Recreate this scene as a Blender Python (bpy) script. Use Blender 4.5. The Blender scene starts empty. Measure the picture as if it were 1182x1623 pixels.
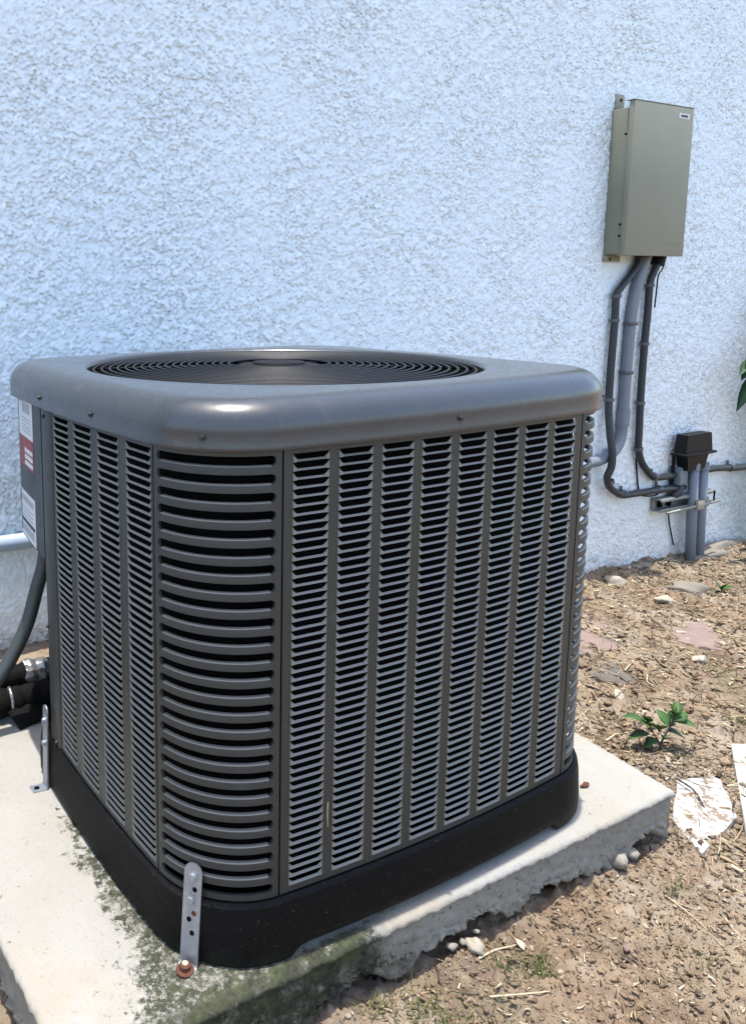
import bpy, bmesh, math, random
import numpy as np
from mathutils import Vector, Matrix

# ---------------------------------------------------------------- camera, sky, sun, exposure
scene = bpy.context.scene
COL = scene.collection
R = math.radians
random.seed(7)
rng = np.random.default_rng(11)

cam_d = bpy.data.cameras.new('camera')
cam = bpy.data.objects.new('camera', cam_d)
COL.objects.link(cam)
yaw, pitch, roll = R(62.3629), R(8.1855), R(-0.6868)
fwd = Vector((math.cos(yaw)*math.cos(pitch), math.sin(yaw)*math.cos(pitch), -math.sin(pitch)))
rgt = Vector((math.sin(yaw), -math.cos(yaw), 0))
upv = rgt.cross(fwd)
r2 = rgt*math.cos(roll) + upv*math.sin(roll)
u2 = -rgt*math.sin(roll) + upv*math.cos(roll)
cam.matrix_world = Matrix(((r2.x, u2.x, -fwd.x, -0.4597), (r2.y, u2.y, -fwd.y, -0.7855),
                           (r2.z, u2.z, -fwd.z, 0.8807), (0, 0, 0, 1)))
cam_d.sensor_fit = 'HORIZONTAL'
cam_d.sensor_width = 36.0
cam_d.lens = 36.0*1280.03/1182.0
cam_d.shift_x = 335.1/1182.0
cam_d.shift_y = -164.8/1182.0
cam_d.clip_start = 0.02
cam_d.clip_end = 3000
scene.camera = cam

SUN_EL, SUN_AZ = R(89.1), R(-58)
world = bpy.data.worlds.new('World')
scene.world = world
world.use_nodes = True
wn = world.node_tree.nodes
sky = wn.new('ShaderNodeTexSky')
sky.sky_type = 'NISHITA'
sky.sun_disc = False
sky.sun_elevation = SUN_EL
sky.sun_rotation = SUN_AZ
sky.air_density = 1.0
sky.dust_density = 2.0
sky.ozone_density = 1.0
wn['Background'].inputs['Strength'].default_value = 0.15
world.node_tree.links.new(sky.outputs[0], wn['Background'].inputs['Color'])

sun_d = bpy.data.lights.new('sun', 'SUN')
sun_d.energy = 2.4
sun_d.angle = R(0.53)
sun_d.color = (1.0, 0.955, 0.88)
sun = bpy.data.objects.new('sun', sun_d)
COL.objects.link(sun)
sdir = Vector((math.sin(SUN_AZ)*math.cos(SUN_EL), math.cos(SUN_AZ)*math.cos(SUN_EL), math.sin(SUN_EL)))
sun.rotation_euler = sdir.to_track_quat('Z', 'Y').to_euler()
sun.location = sdir*6

vs = scene.view_settings
vs.view_transform = 'Standard'
vs.look = 'None'
vs.exposure = 1.74
vs.gamma = 1.0
vs.use_curve_mapping = False
scene.cycles.max_bounces = 8
scene.cycles.diffuse_bounces = 4
scene.cycles.glossy_bounces = 3

# ---------------------------------------------------------------- helpers
def tag(o, label=None, cat=None, group=None, kind=None):
    if label: o['label'] = label
    if cat: o['category'] = cat
    if group: o['group'] = group
    if kind: o['kind'] = kind
    return o

def empty(name, loc=(0, 0, 0), label=None, cat=None, group=None):
    o = bpy.data.objects.new(name, None)
    o.empty_display_size = 0.05
    o.location = loc
    COL.objects.link(o)
    return tag(o, label, cat, group)

def obj(name, me, mat=None, parent=None, smooth=True):
    if mat is not None and len(me.materials) == 0:
        me.materials.append(mat)
    if smooth:
        me.polygons.foreach_set('use_smooth', [True]*len(me.polygons))
    o = bpy.data.objects.new(name, me)
    COL.objects.link(o)
    if parent is not None:
        o.parent = parent
        o.matrix_parent_inverse = Matrix.Translation(-world_loc(parent))
    return o

def world_loc(p):
    v = Vector(p.location)
    # every parent in this scene carries only a translation; part parents sit at the origin of their thing
    return v + (world_loc(p.parent) if p.parent and False else Vector((0, 0, 0)))

class MB:
    """collects verts and faces; build() links them as one mesh object (world coordinates)"""
    def __init__(self): self.v, self.f, self.c = [], [], []
    def add(self, verts, faces):
        b = len(self.v)
        self.v.extend([tuple(p) for p in verts])
        self.f.extend([tuple(i+b for i in f) for f in faces])
        return self
    def box(self, c, s, bevel=0.0, rot=None, seg=2):
        bm = bmesh.new()
        bmesh.ops.create_cube(bm, size=1.0)
        for v in bm.verts: v.co = Vector((v.co.x*s[0], v.co.y*s[1], v.co.z*s[2]))
        if bevel > 0:
            bmesh.ops.bevel(bm, geom=bm.edges[:], offset=bevel, segments=seg, profile=0.5, affect='EDGES')
        M = Matrix.Translation(Vector(c)) @ (rot.to_4x4() if rot is not None else Matrix.Identity(4))
        bm.verts.index_update()
        vs_ = [M @ v.co for v in bm.verts]
        fs_ = [[v.index for v in f.verts] for f in bm.faces]
        bm.free()
        return self.add(vs_, fs_)
    def tube(self, pts, r, seg=10, caps=True):
        pts = [Vector(p) for p in pts]
        n = len(pts)
        rs = r if isinstance(r, (list, tuple, np.ndarray)) else [r]*n
        t0 = (pts[1]-pts[0]).normalized()
        a = t0.orthogonal().normalized()
        verts, faces = [], []
        for i, p in enumerate(pts):
            t = (pts[min(i+1, n-1)]-pts[max(i-1, 0)]).normalized()
            a = (a - t*a.dot(t)).normalized()
            b = t.cross(a)
            for k in range(seg):
                an = 2*math.pi*k/seg
                verts.append(p + (a*math.cos(an)+b*math.sin(an))*rs[i])
        for i in range(n-1):
            for k in range(seg):
                k2 = (k+1) % seg
                faces.append((i*seg+k, i*seg+k2, (i+1)*seg+k2, (i+1)*seg+k))
        if caps:
            faces.append(tuple(range(seg-1, -1, -1)))
            faces.append(tuple((n-1)*seg+k for k in range(seg)))
        return self.add(verts, faces)
    def lathe(self, prof, c=(0, 0, 0), axis=(0, 0, 1), seg=24, cap0=False, cap1=False):
        q = Vector((0, 0, 1)).rotation_difference(Vector(axis).normalized()).to_matrix()
        c = Vector(c)
        verts, faces = [], []
        for (r, z) in prof:
            for k in range(seg):
                an = 2*math.pi*k/seg
                verts.append(c + q @ Vector((r*math.cos(an), r*math.sin(an), z)))
        for i in range(len(prof)-1):
            for k in range(seg):
                k2 = (k+1) % seg
                faces.append((i*seg+k, i*seg+k2, (i+1)*seg+k2, (i+1)*seg+k))
        if cap0: faces.append(tuple(range(seg-1, -1, -1)))
        if cap1: faces.append(tuple((len(prof)-1)*seg+k for k in range(seg)))
        return self.add(verts, faces)
    def mesh(self, name):
        me = bpy.data.meshes.new(name)
        me.from_pydata(self.v, [], self.f)
        me.update()
        return me
    def build(self, name, mat, parent=None, smooth=True, sharp=None):
        me = self.mesh(name)
        o = obj(name, me, mat, parent, smooth)
        if sharp is not None and smooth:
            me.set_sharp_from_angle(angle=R(sharp))
        return o

def spline(pts, per=8):
    """Catmull-Rom through the points"""
    P = [Vector(p) for p in pts]
    P = [P[0]*2-P[1]] + P + [P[-1]*2-P[-2]]
    out = []
    for i in range(1, len(P)-2):
        for k in range(per):
            t = k/per
            a, b, c, d = P[i-1], P[i], P[i+1], P[i+2]
            out.append(0.5*((2*b)+(c-a)*t+(2*a-5*b+4*c-d)*t*t+(3*b-a-3*c+d)*t*t*t))
    out.append(P[-2])
    return out

def grid_mesh(name, X, Y, Z):
    """X, Y, Z: 2-D arrays -> quad grid"""
    n, m = X.shape
    co = np.stack([X, Y, Z], -1).reshape(-1, 3).astype(np.float32)
    idx = np.arange(n*m).reshape(n, m)
    q = np.stack([idx[:-1, :-1], idx[:-1, 1:], idx[1:, 1:], idx[1:, :-1]], -1).reshape(-1, 4)
    me = bpy.data.meshes.new(name)
    me.vertices.add(len(co)); me.vertices.foreach_set('co', co.ravel())
    me.loops.add(q.size); me.loops.foreach_set('vertex_index', q.ravel().astype(np.int32))
    me.polygons.add(len(q))
    me.polygons.foreach_set('loop_start', np.arange(0, q.size, 4, dtype=np.int32))
    me.update(calc_edges=True)
    return me

def raw_mesh(name, co, tri, nper=3):
    me = bpy.data.meshes.new(name)
    me.vertices.add(len(co)); me.vertices.foreach_set('co', np.asarray(co, np.float32).ravel())
    me.loops.add(tri.size); me.loops.foreach_set('vertex_index', tri.ravel().astype(np.int32))
    me.polygons.add(len(tri))
    me.polygons.foreach_set('loop_start', np.arange(0, tri.size, nper, dtype=np.int32))
    me.update(calc_edges=True)
    return me

def field(n, px, lo, hi, seed):
    """periodic n x n noise field, cell size px metres, wavelengths lo..hi metres, unit variance"""
    g = np.random.default_rng(seed)
    w = np.fft.rfft2(g.standard_normal((n, n)))
    fx = np.fft.fftfreq(n, px)[:, None]; fy = np.fft.rfftfreq(n, px)[None, :]
    f = np.sqrt(fx*fx+fy*fy)
    w *= np.exp(-(f*lo)**2*0.9)*(1-np.exp(-(f*hi)**2))
    a = np.fft.irfft2(w, s=(n, n))
    return a/a.std()

def sample(F, px, x, y):
    n = F.shape[0]
    a = np.asarray(x)/px; b = np.asarray(y)/px
    i = np.floor(a).astype(int); j = np.floor(b).astype(int)
    u = a-i; v = b-j
    i0, j0, i1, j1 = i % n, j % n, (i+1) % n, (j+1) % n
    return F[i0, j0]*(1-u)*(1-v)+F[i1, j0]*u*(1-v)+F[i0, j1]*(1-u)*v+F[i1, j1]*u*v

def sstep(a, b, x):
    t = np.clip((np.asarray(x, float)-a)/(b-a), 0, 1)
    return t*t*(3-2*t)

# ---------------------------------------------------------------- materials
class NT:
    def __init__(self, name):
        self.m = bpy.data.materials.new(name); self.m.use_nodes = True
        self.t = self.m.node_tree; self.n = self.t.nodes; self.b = self.n['Principled BSDF']
        self.geo = self.n.new('ShaderNodeNewGeometry')
        self.pos = self.geo.outputs['Position']
    def _in(self, sock, v):
        if isinstance(v, bpy.types.NodeSocket): self.t.links.new(v, sock)
        elif v is not None: sock.default_value = v
    def noise(self, scale, detail=4, rough=0.55, vec=None, dist=0.0):
        x = self.n.new('ShaderNodeTexNoise')
        x.inputs['Scale'].default_value = scale; x.inputs['Detail'].default_value = detail
        x.inputs['Roughness'].default_value = rough; x.inputs['Distortion'].default_value = dist
        self._in(x.inputs['Vector'], vec or self.pos)
        return x.outputs['Fac']
    def voro(self, scale, feature='F1', out='Distance', vec=None):
        x = self.n.new('ShaderNodeTexVoronoi'); x.feature = feature
        x.inputs['Scale'].default_value = scale
        self._in(x.inputs['Vector'], vec or self.pos)
        return x.outputs[out]
    def ramp(self, fac, stops):
        x = self.n.new('ShaderNodeValToRGB'); e = x.color_ramp.elements
        while len(e) < len(stops): e.new(0.5)
        for k, (p, c) in enumerate(stops):
            e[k].position = p
            e[k].color = (c, c, c, 1) if isinstance(c, (int, float)) else (*c, 1)
        self._in(x.inputs['Fac'], fac)
        return x.outputs['Color']
    def mix(self, fac, a, b, mode='MIX'):
        x = self.n.new('ShaderNodeMix'); x.data_type = 'RGBA'; x.blend_type = mode
        def c4(v): return (*v, 1) if isinstance(v, tuple) and len(v) == 3 else v
        self._in(x.inputs[0], fac); self._in(x.inputs[6], c4(a)); self._in(x.inputs[7], c4(b))
        return x.outputs[2]
    def math(self, op, a, b=None, c=None, clamp=False):
        x = self.n.new('ShaderNodeMath'); x.operation = op; x.use_clamp = clamp
        self._in(x.inputs[0], a)
        if b is not None: self._in(x.inputs[1], b)
        if c is not None: self._in(x.inputs[2], c)
        return x.outputs[0]
    def sm(self, v, a, b):
        x = self.n.new('ShaderNodeMapRange'); x.interpolation_type = 'SMOOTHSTEP'
        self._in(x.inputs['Value'], v)
        x.inputs['From Min'].default_value = a; x.inputs['From Max'].default_value = b
        return x.outputs['Result']
    def xyz(self):
        x = self.n.new('ShaderNodeSeparateXYZ'); self.t.links.new(self.pos, x.inputs[0])
        return x.outputs
    def scaled(self, s):
        x = self.n.new('ShaderNodeMapping'); x.inputs['Scale'].default_value = s
        self.t.links.new(self.pos, x.inputs['Vector'])
        return x.outputs[0]
    def attr(self, name):
        x = self.n.new('ShaderNodeAttribute'); x.attribute_name = name
        return x.outputs['Color']
    def bump(self, h, strength=0.5, dist=0.002, prev=None):
        x = self.n.new('ShaderNodeBump')
        x.inputs['Strength'].default_value = strength; x.inputs['Distance'].default_value = dist
        self._in(x.inputs['Height'], h)
        if prev is not None: self._in(x.inputs['Normal'], prev)
        return x.outputs[0]
    def done(self, col=None, rough=None, normal=None, metal=None, spec=None, coat=None, coat_rough=0.1):
        b = self.b
        if isinstance(col, tuple): col = (*col, 1)
        self._in(b.inputs['Base Color'], col); self._in(b.inputs['Roughness'], rough)
        if normal is not None: self._in(b.inputs['Normal'], normal)
        if metal is not None: self._in(b.inputs['Metallic'], metal)
        if spec is not None: self._in(b.inputs['Specular IOR Level'], spec)
        if coat is not None:
            b.inputs['Coat Weight'].default_value = coat; b.inputs['Coat Roughness'].default_value = coat_rough
        return self.m

def simple(name, col, rough=0.5, var=0.15, scale=60, bump=0.0, bscale=300, metal=None, spec=None, coat=None):
    t = NT(name)
    a = tuple(max(0, c*(1-var)) for c in col); b = tuple(min(1, c*(1+var)) for c in col)
    c = t.mix(t.noise(scale, 5), a, b)
    nrm = t.bump(t.noise(bscale, 3), bump, 0.0015) if bump > 0 else None
    rg = t.math('MULTIPLY_ADD', t.noise(scale*2.3, 4), 0.25, rough-0.12)
    return t.done(c, rg, nrm, metal, spec, coat)

M = {}
# painted stucco: pale blue paint, bare off-white render low down with ground bounce painted in
t = NT('stucco_paint')
x, y, z = t.xyz()
n1 = t.noise(1.3, 4); n2 = t.noise(9, 5)
paint = t.mix(n1, (0.675, 0.765, 0.82), (0.715, 0.80, 0.845))
paint = t.mix(t.sm(n2, 0.60, 0.75), paint, (0.73, 0.83, 0.86))
stk = t.sm(t.noise(1, 5, 0.6, t.scaled((9, 9, 0.8))), 0.55, 0.75)
paint = t.mix(t.math('MULTIPLY', stk, 0.16), paint, (0.50, 0.60, 0.66))
paint = t.mix(t.math('MULTIPLY', t.sm(t.noise(0.8, 3, 0.5), 0.50, 0.64), 0.22), paint, (0.55, 0.70, 0.80))
white = t.mix(t.noise(14, 6), (0.66, 0.66, 0.63), (0.84, 0.83, 0.79))
h = t.math('ADD', z, t.math('MULTIPLY_ADD', t.noise(2.2, 5), 0.5, -0.25))
low = t.math('SUBTRACT', 1.0, t.sm(h, -0.10, 0.38))
low2 = t.math('MULTIPLY', t.math('SUBTRACT', 1.0, t.sm(t.math('SUBTRACT', h, t.math('MULTIPLY', x, 0.22)), -0.6, 0.45)), 0.55)  # broad pale fade up the wall, bounce light put into the colour
lowl = t.math('MAXIMUM', t.math('MULTIPLY', low, 0.85), low2)
c = t.mix(lowl, paint, white)
# soil splashed up the foot of the wall
hs = t.math('ADD', t.math('ADD', z, t.math('MULTIPLY', x, 0.08)), t.math('MULTIPLY_ADD', t.noise(17, 6), 0.14, -0.07))
soil = t.math('MULTIPLY', t.math('SUBTRACT', 1.0, t.sm(hs, -0.04, 0.08)), t.sm(t.noise(46, 4), 0.38, 0.6))
c = t.mix(t.math('MULTIPLY', soil, 0.55), c, (0.30, 0.23, 0.16))
# shade of the shrub put into the wall colour as grey-green
gx = t.math('MULTIPLY', t.sm(t.math('ADD', x, t.math('MULTIPLY_ADD', t.noise(3.0, 5), 0.5, -0.25)), 3.15, 3.5),
            t.math('SUBTRACT', 1.0, t.sm(z, 0.1, 0.9)))
c = t.mix(t.math('MULTIPLY', gx, 0.6), c, (0.22, 0.27, 0.24))
nr = t.bump(t.noise(110, 5, 0.65, None, 0.6), 0.55, 0.005)
nr = t.bump(t.noise(300, 4, 0.65), 0.7, 0.0025, nr)
M['stucco'] = t.done(c, 0.9, nr, spec=0.08)

# soil
t = NT('sandy_soil')
x, y, z = t.xyz()
c = t.ramp(t.noise(5.5, 6, 0.6), [(0.30, (0.092, 0.065, 0.045)), (0.5, (0.182, 0.137, 0.096)), (0.70, (0.265, 0.212, 0.155))])
c = t.mix(t.sm(t.noise(55, 5, 0.7), 0.45, 0.72), c, (0.30, 0.23, 0.155))
c = t.mix(t.sm(t.noise(110, 4, 0.7), 0.56, 0.72), c, (0.06, 0.04, 0.026))
c = t.mix(t.math('MULTIPLY', t.sm(t.noise(3.1, 5), 0.56, 0.7), 0.45), c, (0.10, 0.10, 0.05))
c = t.mix(t.math('MULTIPLY', t.sm(t.noise(2.2, 3), 0.52, 0.68), 0.35), c, (0.27, 0.165, 0.085))
c = t.mix(t.math('MULTIPLY', t.sm(t.noise(4.3, 5, 0.6), 0.50, 0.64), 0.6), c, (0.31, 0.268, 0.212))
nr = t.bump(t.noise(330, 5, 0.7), 0.9, 0.004)
M['soil'] = t.done(c, 0.95, nr, spec=0.15)

# concrete pad
t = NT('pad_concrete')
x, y, z = t.xyz()
c = t.mix(t.noise(6, 6, 0.6), (0.225, 0.214, 0.190), (0.31, 0.30, 0.275))
c = t.mix(t.math('MULTIPLY', t.sm(t.noise(130, 4, 0.75), 0.55, 0.72), 0.5), c, (0.16, 0.15, 0.132))
c = t.mix(t.math('MULTIPLY', t.sm(t.noise(4.6, 6, 0.65), 0.47, 0.66), 0.6), c, (0.265, 0.228, 0.170))
c = t.mix(t.sm(t.voro(95), 0.14, 0.06), c, (0.20, 0.19, 0.17))
side = t.math('SUBTRACT', 1.0, t.sm(z, -0.016, -0.006))
sc = t.mix(t.noise(24, 6, 0.65), (0.175, 0.158, 0.128), (0.28, 0.256, 0.212))
sc = t.mix(t.math('MULTIPLY', t.sm(t.noise(16, 4), 0.55, 0.7), 0.4), sc, (0.24, 0.23, 0.205))
sc = t.mix(t.sm(t.noise(150, 3, 0.6), 0.62, 0.70), sc, (0.06, 0.055, 0.048))
c = t.mix(side, c, sc)
# algae and moss where water runs off the machine
nz = t.math('MULTIPLY_ADD', t.noise(11, 6, 0.7), 0.16, -0.08)
dl = t.math('ADD', t.math('SUBTRACT', -0.012, x), nz)
ml = t.math('MULTIPLY', t.math('MULTIPLY', t.math('SUBTRACT', 1.0, t.sm(dl, 0.0, 0.055)), t.math('SUBTRACT', 1.0, t.sm(y, 0.30, 0.52))), t.math('MULTIPLY', t.sm(y, 0.0, 0.04), t.math('SUBTRACT', 1.0, t.sm(x, 0.02, 0.08))))
px_ = t.math('SUBTRACT', x, 0.03); py_ = t.math('SUBTRACT', y, 0.0)
dc = t.math('SQRT', t.math('ADD', t.math('MULTIPLY', px_, px_), t.math('MULTIPLY', py_, py_)))
mc = t.math('SUBTRACT', 1.0, t.sm(t.math('ADD', dc, nz), 0.06, 0.17))
fr = t.math('MULTIPLY', t.math('SUBTRACT', 1.0, t.sm(t.math('ADD', x, t.math('MULTIPLY', nz, 1.6)), 0.20, 0.36)),
            t.math('SUBTRACT', 1.0, t.sm(y, -0.018, 0.0)))
mm = t.math('MAXIMUM', t.math('MAXIMUM', ml, mc), fr)
brk = t.math('MULTIPLY', t.sm(t.noise(85, 6, 0.8), 0.38, 0.52), t.sm(t.noise(17, 4, 0.6), 0.30, 0.48))
mcol = t.ramp(t.noise(30, 5, 0.7), [(0.40, (0.005, 0.006, 0.0035)), (0.56, (0.017, 0.024, 0.008)), (0.74, (0.055, 0.072, 0.022))])
core = t.sm(t.math('ADD', t.noise(70, 6, 0.75), t.math('MULTIPLY', mm, 0.34)), 0.60, 0.72)
wet = t.math('MULTIPLY', fr, t.sm(t.noise(26, 5, 0.6), 0.30, 0.5))
c = t.mix(t.math('MULTIPLY', t.math('MAXIMUM', t.math('MULTIPLY', core, brk), wet), 0.94), c, mcol)
c = t.mix(t.math('MULTIPLY', t.math('MULTIPLY', mm, t.sm(t.noise(140, 3), 0.35, 0.7)), 0.6), c, (0.06, 0.06, 0.036))
nr = t.bump(t.noise(420, 4, 0.7), 0.55, 0.0025)
nr = t.bump(t.noise(70, 5, 0.6), 0.3, 0.004, nr)
M['concrete'] = t.done(c, 0.9, nr, spec=0.2)

def paint_mat(name, a, b, rough, coat):
    t = NT(name)
    c = t.mix(t.noise(7, 4), a, b)
    c = t.mix(t.math('MULTIPLY', t.sm(t.noise(90, 6, 0.8), 0.60, 0.78), 0.3), c, (0.085, 0.082, 0.075))      # dust specks
    c = t.mix(t.math('MULTIPLY', t.sm(t.noise(1, 4, 0.6, t.scaled((38, 38, 3.0))), 0.58, 0.75), 0.12), c, (0.09, 0.088, 0.082))  # run marks
    spots = t.math('MULTIPLY', t.sm(t.voro(26), 0.30, 0.12), t.sm(t.noise(11, 5), 0.50, 0.66))
    c = t.mix(t.math('MULTIPLY', spots, 0.22), c, (0.10, 0.10, 0.095))
    rg = t.math('ADD', t.math('MULTIPLY_ADD', t.noise(30, 5), 0.26, rough-0.12), t.math('MULTIPLY', spots, 0.15))
    nr = t.bump(t.noise(900, 2), 0.10, 0.0006)
    nr = t.bump(t.noise(9, 2), 0.10, 0.01, nr)
    return t.done(c, rg, nr, spec=0.5, coat=coat, coat_rough=0.11)
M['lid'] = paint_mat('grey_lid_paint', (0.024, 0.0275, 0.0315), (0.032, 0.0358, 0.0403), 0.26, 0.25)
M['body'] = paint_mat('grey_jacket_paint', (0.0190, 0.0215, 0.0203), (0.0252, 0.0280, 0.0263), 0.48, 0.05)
M['louvre'] = paint_mat('louvre_lip_highlight', (0.120, 0.112, 0.095), (0.165, 0.154, 0.130), 0.42, 0.10)  # lighter copy of the jacket paint, bright lip lines put into the colour

t = NT('black_base_plastic')
c = t.mix(t.noise(14, 5), (0.0022, 0.0022, 0.0025), (0.0045, 0.0045, 0.0045))
c = t.mix(t.math('MULTIPLY', t.sm(t.noise(210, 4, 0.8), 0.61, 0.70), 0.6), c, (0.10, 0.09, 0.072))
x, y, z = t.xyz()
c = t.mix(t.math('MULTIPLY', t.math('SUBTRACT', 1.0, t.sm(t.math('ADD', z, t.math('MULTIPLY_ADD', t.noise(25, 5), 0.05, -0.025)), 0.0, 0.035)), 0.4), c, (0.025, 0.023, 0.018))
M['base'] = t.done(c, 0.62, t.bump(t.noise(500, 3), 0.2, 0.001), spec=0.12)

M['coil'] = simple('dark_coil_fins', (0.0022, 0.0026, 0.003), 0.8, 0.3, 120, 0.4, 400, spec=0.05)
M['guard'] = simple('black_guard_wire', (0.004, 0.0045, 0.006), 0.65, 0.2, 80, spec=0.15)
M['ring'] = simple('dark_guard_ring', (0.009, 0.010, 0.012), 0.5, 0.2, 80, spec=0.22)
M['fan'] = simple('dark_fan', (0.003, 0.0035, 0.004), 0.7, 0.2, 40, spec=0.12)
M['gap'] = simple('black_gap', (0.0025, 0.0025, 0.0025), 0.9, 0.2, 40, spec=0.1)
M['screw'] = simple('dark_screw_head', (0.018, 0.018, 0.02), 0.45, 0.3, 200)
M['rust'] = simple('rusty_steel', (0.075, 0.024, 0.010), 0.9, 0.6, 160, 0.8, 420)
M['galv'] = simple('galvanised_steel', (0.30, 0.325, 0.36), 0.40, 0.25, 55, 0.15, 300, metal=0.75)
M['zinc'] = simple('zinc_bracket', (0.22, 0.22, 0.205), 0.55, 0.4, 90, 0.3, 300, metal=0.3)
M['beige'] = simple('beige_box_enamel', (0.205, 0.205, 0.155), 0.55, 0.07, 9, 0.2, 500, spec=0.25)
M['flex'] = simple('charcoal_flexible_conduit', (0.016, 0.020, 0.024), 0.5, 0.25, 60, 0.2, 300)
M['pvc'] = simple('grey_plastic_conduit', (0.145, 0.165, 0.19), 0.45, 0.12, 40, 0.1, 300)
M['pvcw'] = simple('blue_painted_conduit', (0.27, 0.33, 0.40), 0.6, 0.10, 30, 0.2, 300)
M['clip'] = simple('grey_pipe_clip', (0.07, 0.075, 0.08), 0.5, 0.3, 90)
M['black'] = simple('black_weathered_plastic', (0.004, 0.0045, 0.0055), 0.5, 0.3, 60, 0.1, 400, spec=0.2)
M['insul'] = simple('black_foam_insulation', (0.004, 0.0037, 0.0034), 0.8, 0.4, 40, 0.7, 160, spec=0.12)
M['foil'] = simple('crumpled_foil_tape', (0.30, 0.295, 0.28), 0.3, 0.6, 60, 0.9, 90, metal=0.85)
M['whip'] = simple('grey_flexible_whip', (0.035, 0.042, 0.042), 0.5, 0.2, 60, 0.2, 300)
M['label'] = simple('white_sticker', (0.55, 0.56, 0.57), 0.45, 0.05, 30)
M['red'] = simple('red_sticker', (0.22, 0.03, 0.028), 0.45, 0.1, 30)
M['ink'] = simple('black_print', (0.02, 0.02, 0.022), 0.5, 0.1, 30)
M['grey_ink'] = simple('grey_print', (0.30, 0.32, 0.34), 0.5, 0.1, 30)
M['paver'] = simple('pink_paver', (0.175, 0.125, 0.105), 0.9, 0.25, 30, 0.8, 220)
M['felt'] = simple('grey_felt', (0.09, 0.078, 0.064), 0.95, 0.5, 35, 0.9, 200)
M['board'] = simple('white_painted_board', (0.36, 0.355, 0.335), 0.6, 0.06, 30, 0.2, 200)
M['plaster'] = simple('broken_plaster', (0.17, 0.148, 0.118), 0.9, 0.35, 20, 0.9, 160)
M['limestone'] = simple('pale_limestone', (0.29, 0.26, 0.20), 0.9, 0.25, 45, 0.9, 160)
M['greystone'] = simple('grey_limestone', (0.24, 0.225, 0.20), 0.9, 0.3, 45, 0.9, 160)
M['twig'] = simple('dry_twig', (0.22, 0.165, 0.10), 0.85, 0.35, 90, 0.5, 300)
M['darktwig'] = simple('dark_twig', (0.05, 0.036, 0.026), 0.85, 0.35, 90, 0.5, 300)
M['straw'] = simple('pale_straw', (0.38, 0.32, 0.21), 0.8, 0.3, 90)
M['deadleaf'] = simple('dead_leaf', (0.48, 0.36, 0.25), 0.75, 0.25, 60, 0.3, 200)

def leaf_mat(name, col):
    t = NT(name)
    c = t.mix(t.noise(45, 4), tuple(k*0.7 for k in col), tuple(k*1.3 for k in col))
    m = t.done(c, 0.55, t.bump(t.noise(260, 3), 0.5, 0.001), spec=0.25)
    t.b.inputs['Transmission Weight'].default_value = 0.0
    return m
M['leaf'] = leaf_mat('weed_leaf', (0.040, 0.095, 0.022))
M['darkleaf'] = leaf_mat('shrub_leaf', (0.020, 0.058, 0.022))
M['grass'] = leaf_mat('grass_blade', (0.10, 0.15, 0.035))

t = NT('speckled_board')
c = t.mix(t.sm(t.noise(42, 6, 0.75), 0.50, 0.60), (0.33, 0.325, 0.305), (0.15, 0.11, 0.075))
M['speckled'] = t.done(c, 0.7, t.bump(t.noise(200, 4), 0.5, 0.002))
t = NT('pebbles')
c = t.mix(t.noise(160, 3), t.attr('tint'), (0.17, 0.125, 0.085))
M['pebble'] = t.done(c, 0.95, t.bump(t.noise(500, 3), 0.5, 0.002), spec=0.15)
t = NT('litter')
M['litter'] = t.done(t.attr('tint'), 0.85, spec=0.2)

# ---------------------------------------------------------------- ground
WY = 1.12                                   # plane of the house wall
def gbase(x, y):
    x = np.asarray(x, float); y = np.asarray(y, float)
    g = -.10-.105*np.clip((x-.95)/1.15, 0, 1)-.055*np.clip((x-2.1)/.9, 0, 1)
    back = sstep(.90, .99, y)*(1-sstep(.95, 1.35, x))
    g = g*(1-back) - .012*back
    return g
G1 = field(1024, .004, .16, .6, 1); G2 = field(1024, .004, .03, .13, 2); G3 = field(1024, .004, .009, .035, 3)
def gh(x, y):
    x = np.asarray(x, float); y = np.asarray(y, float)
    back = sstep(.90, .99, y)*(1-sstep(.95, 1.35, x))
    d = .006*sample(G1, .004, x, y)+.0028*sample(G2, .004, x, y)+.0032*np.abs(sample(G3, .004, x, y))
    # loose soil heaped against the pad and the wall
    return gbase(x, y)+d*(1-.6*back)+.02*sstep(.98, 1.1, y)*sstep(1.5, 2.2, x)*(.5+.5*np.clip(sample(G1, .004, x*1.7, y), -1, 1))
def gpt(x, y): return float(gh(x, y))
def axis(lo, hi, d0, d1, outer):
    a = [lo]
    while a[-1] < hi: a.append(a[-1]+d0+(d1-d0)*(a[-1]-lo)/(hi-lo))
    left = []; s = d0*2; p = lo
    while p > -outer: p -= s; s *= 1.35; left.append(p)
    right = []; s = d1*2; p = a[-1]
    while p < outer: p += s; s *= 1.35; right.append(p)
    return np.array(left[::-1]+a+right)
gx_ = axis(-.35, 3.55, .0034, .0085, 900); gy_ = axis(-.40, 1.15, .0038, .0038, 900)
X, Y = np.meshgrid(gx_, gy_, indexing='ij')
fade = np.clip(1-(np.hypot(X-1.2, Y-.3)-6)/20, 0, 1)
Z = np.where(fade > 0, gh(X, Y)*fade + (1-fade)*-.3, -.3)
g = obj('ground', grid_mesh('ground', X, Y, Z), M['soil'])
tag(g, kind='structure')

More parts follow.
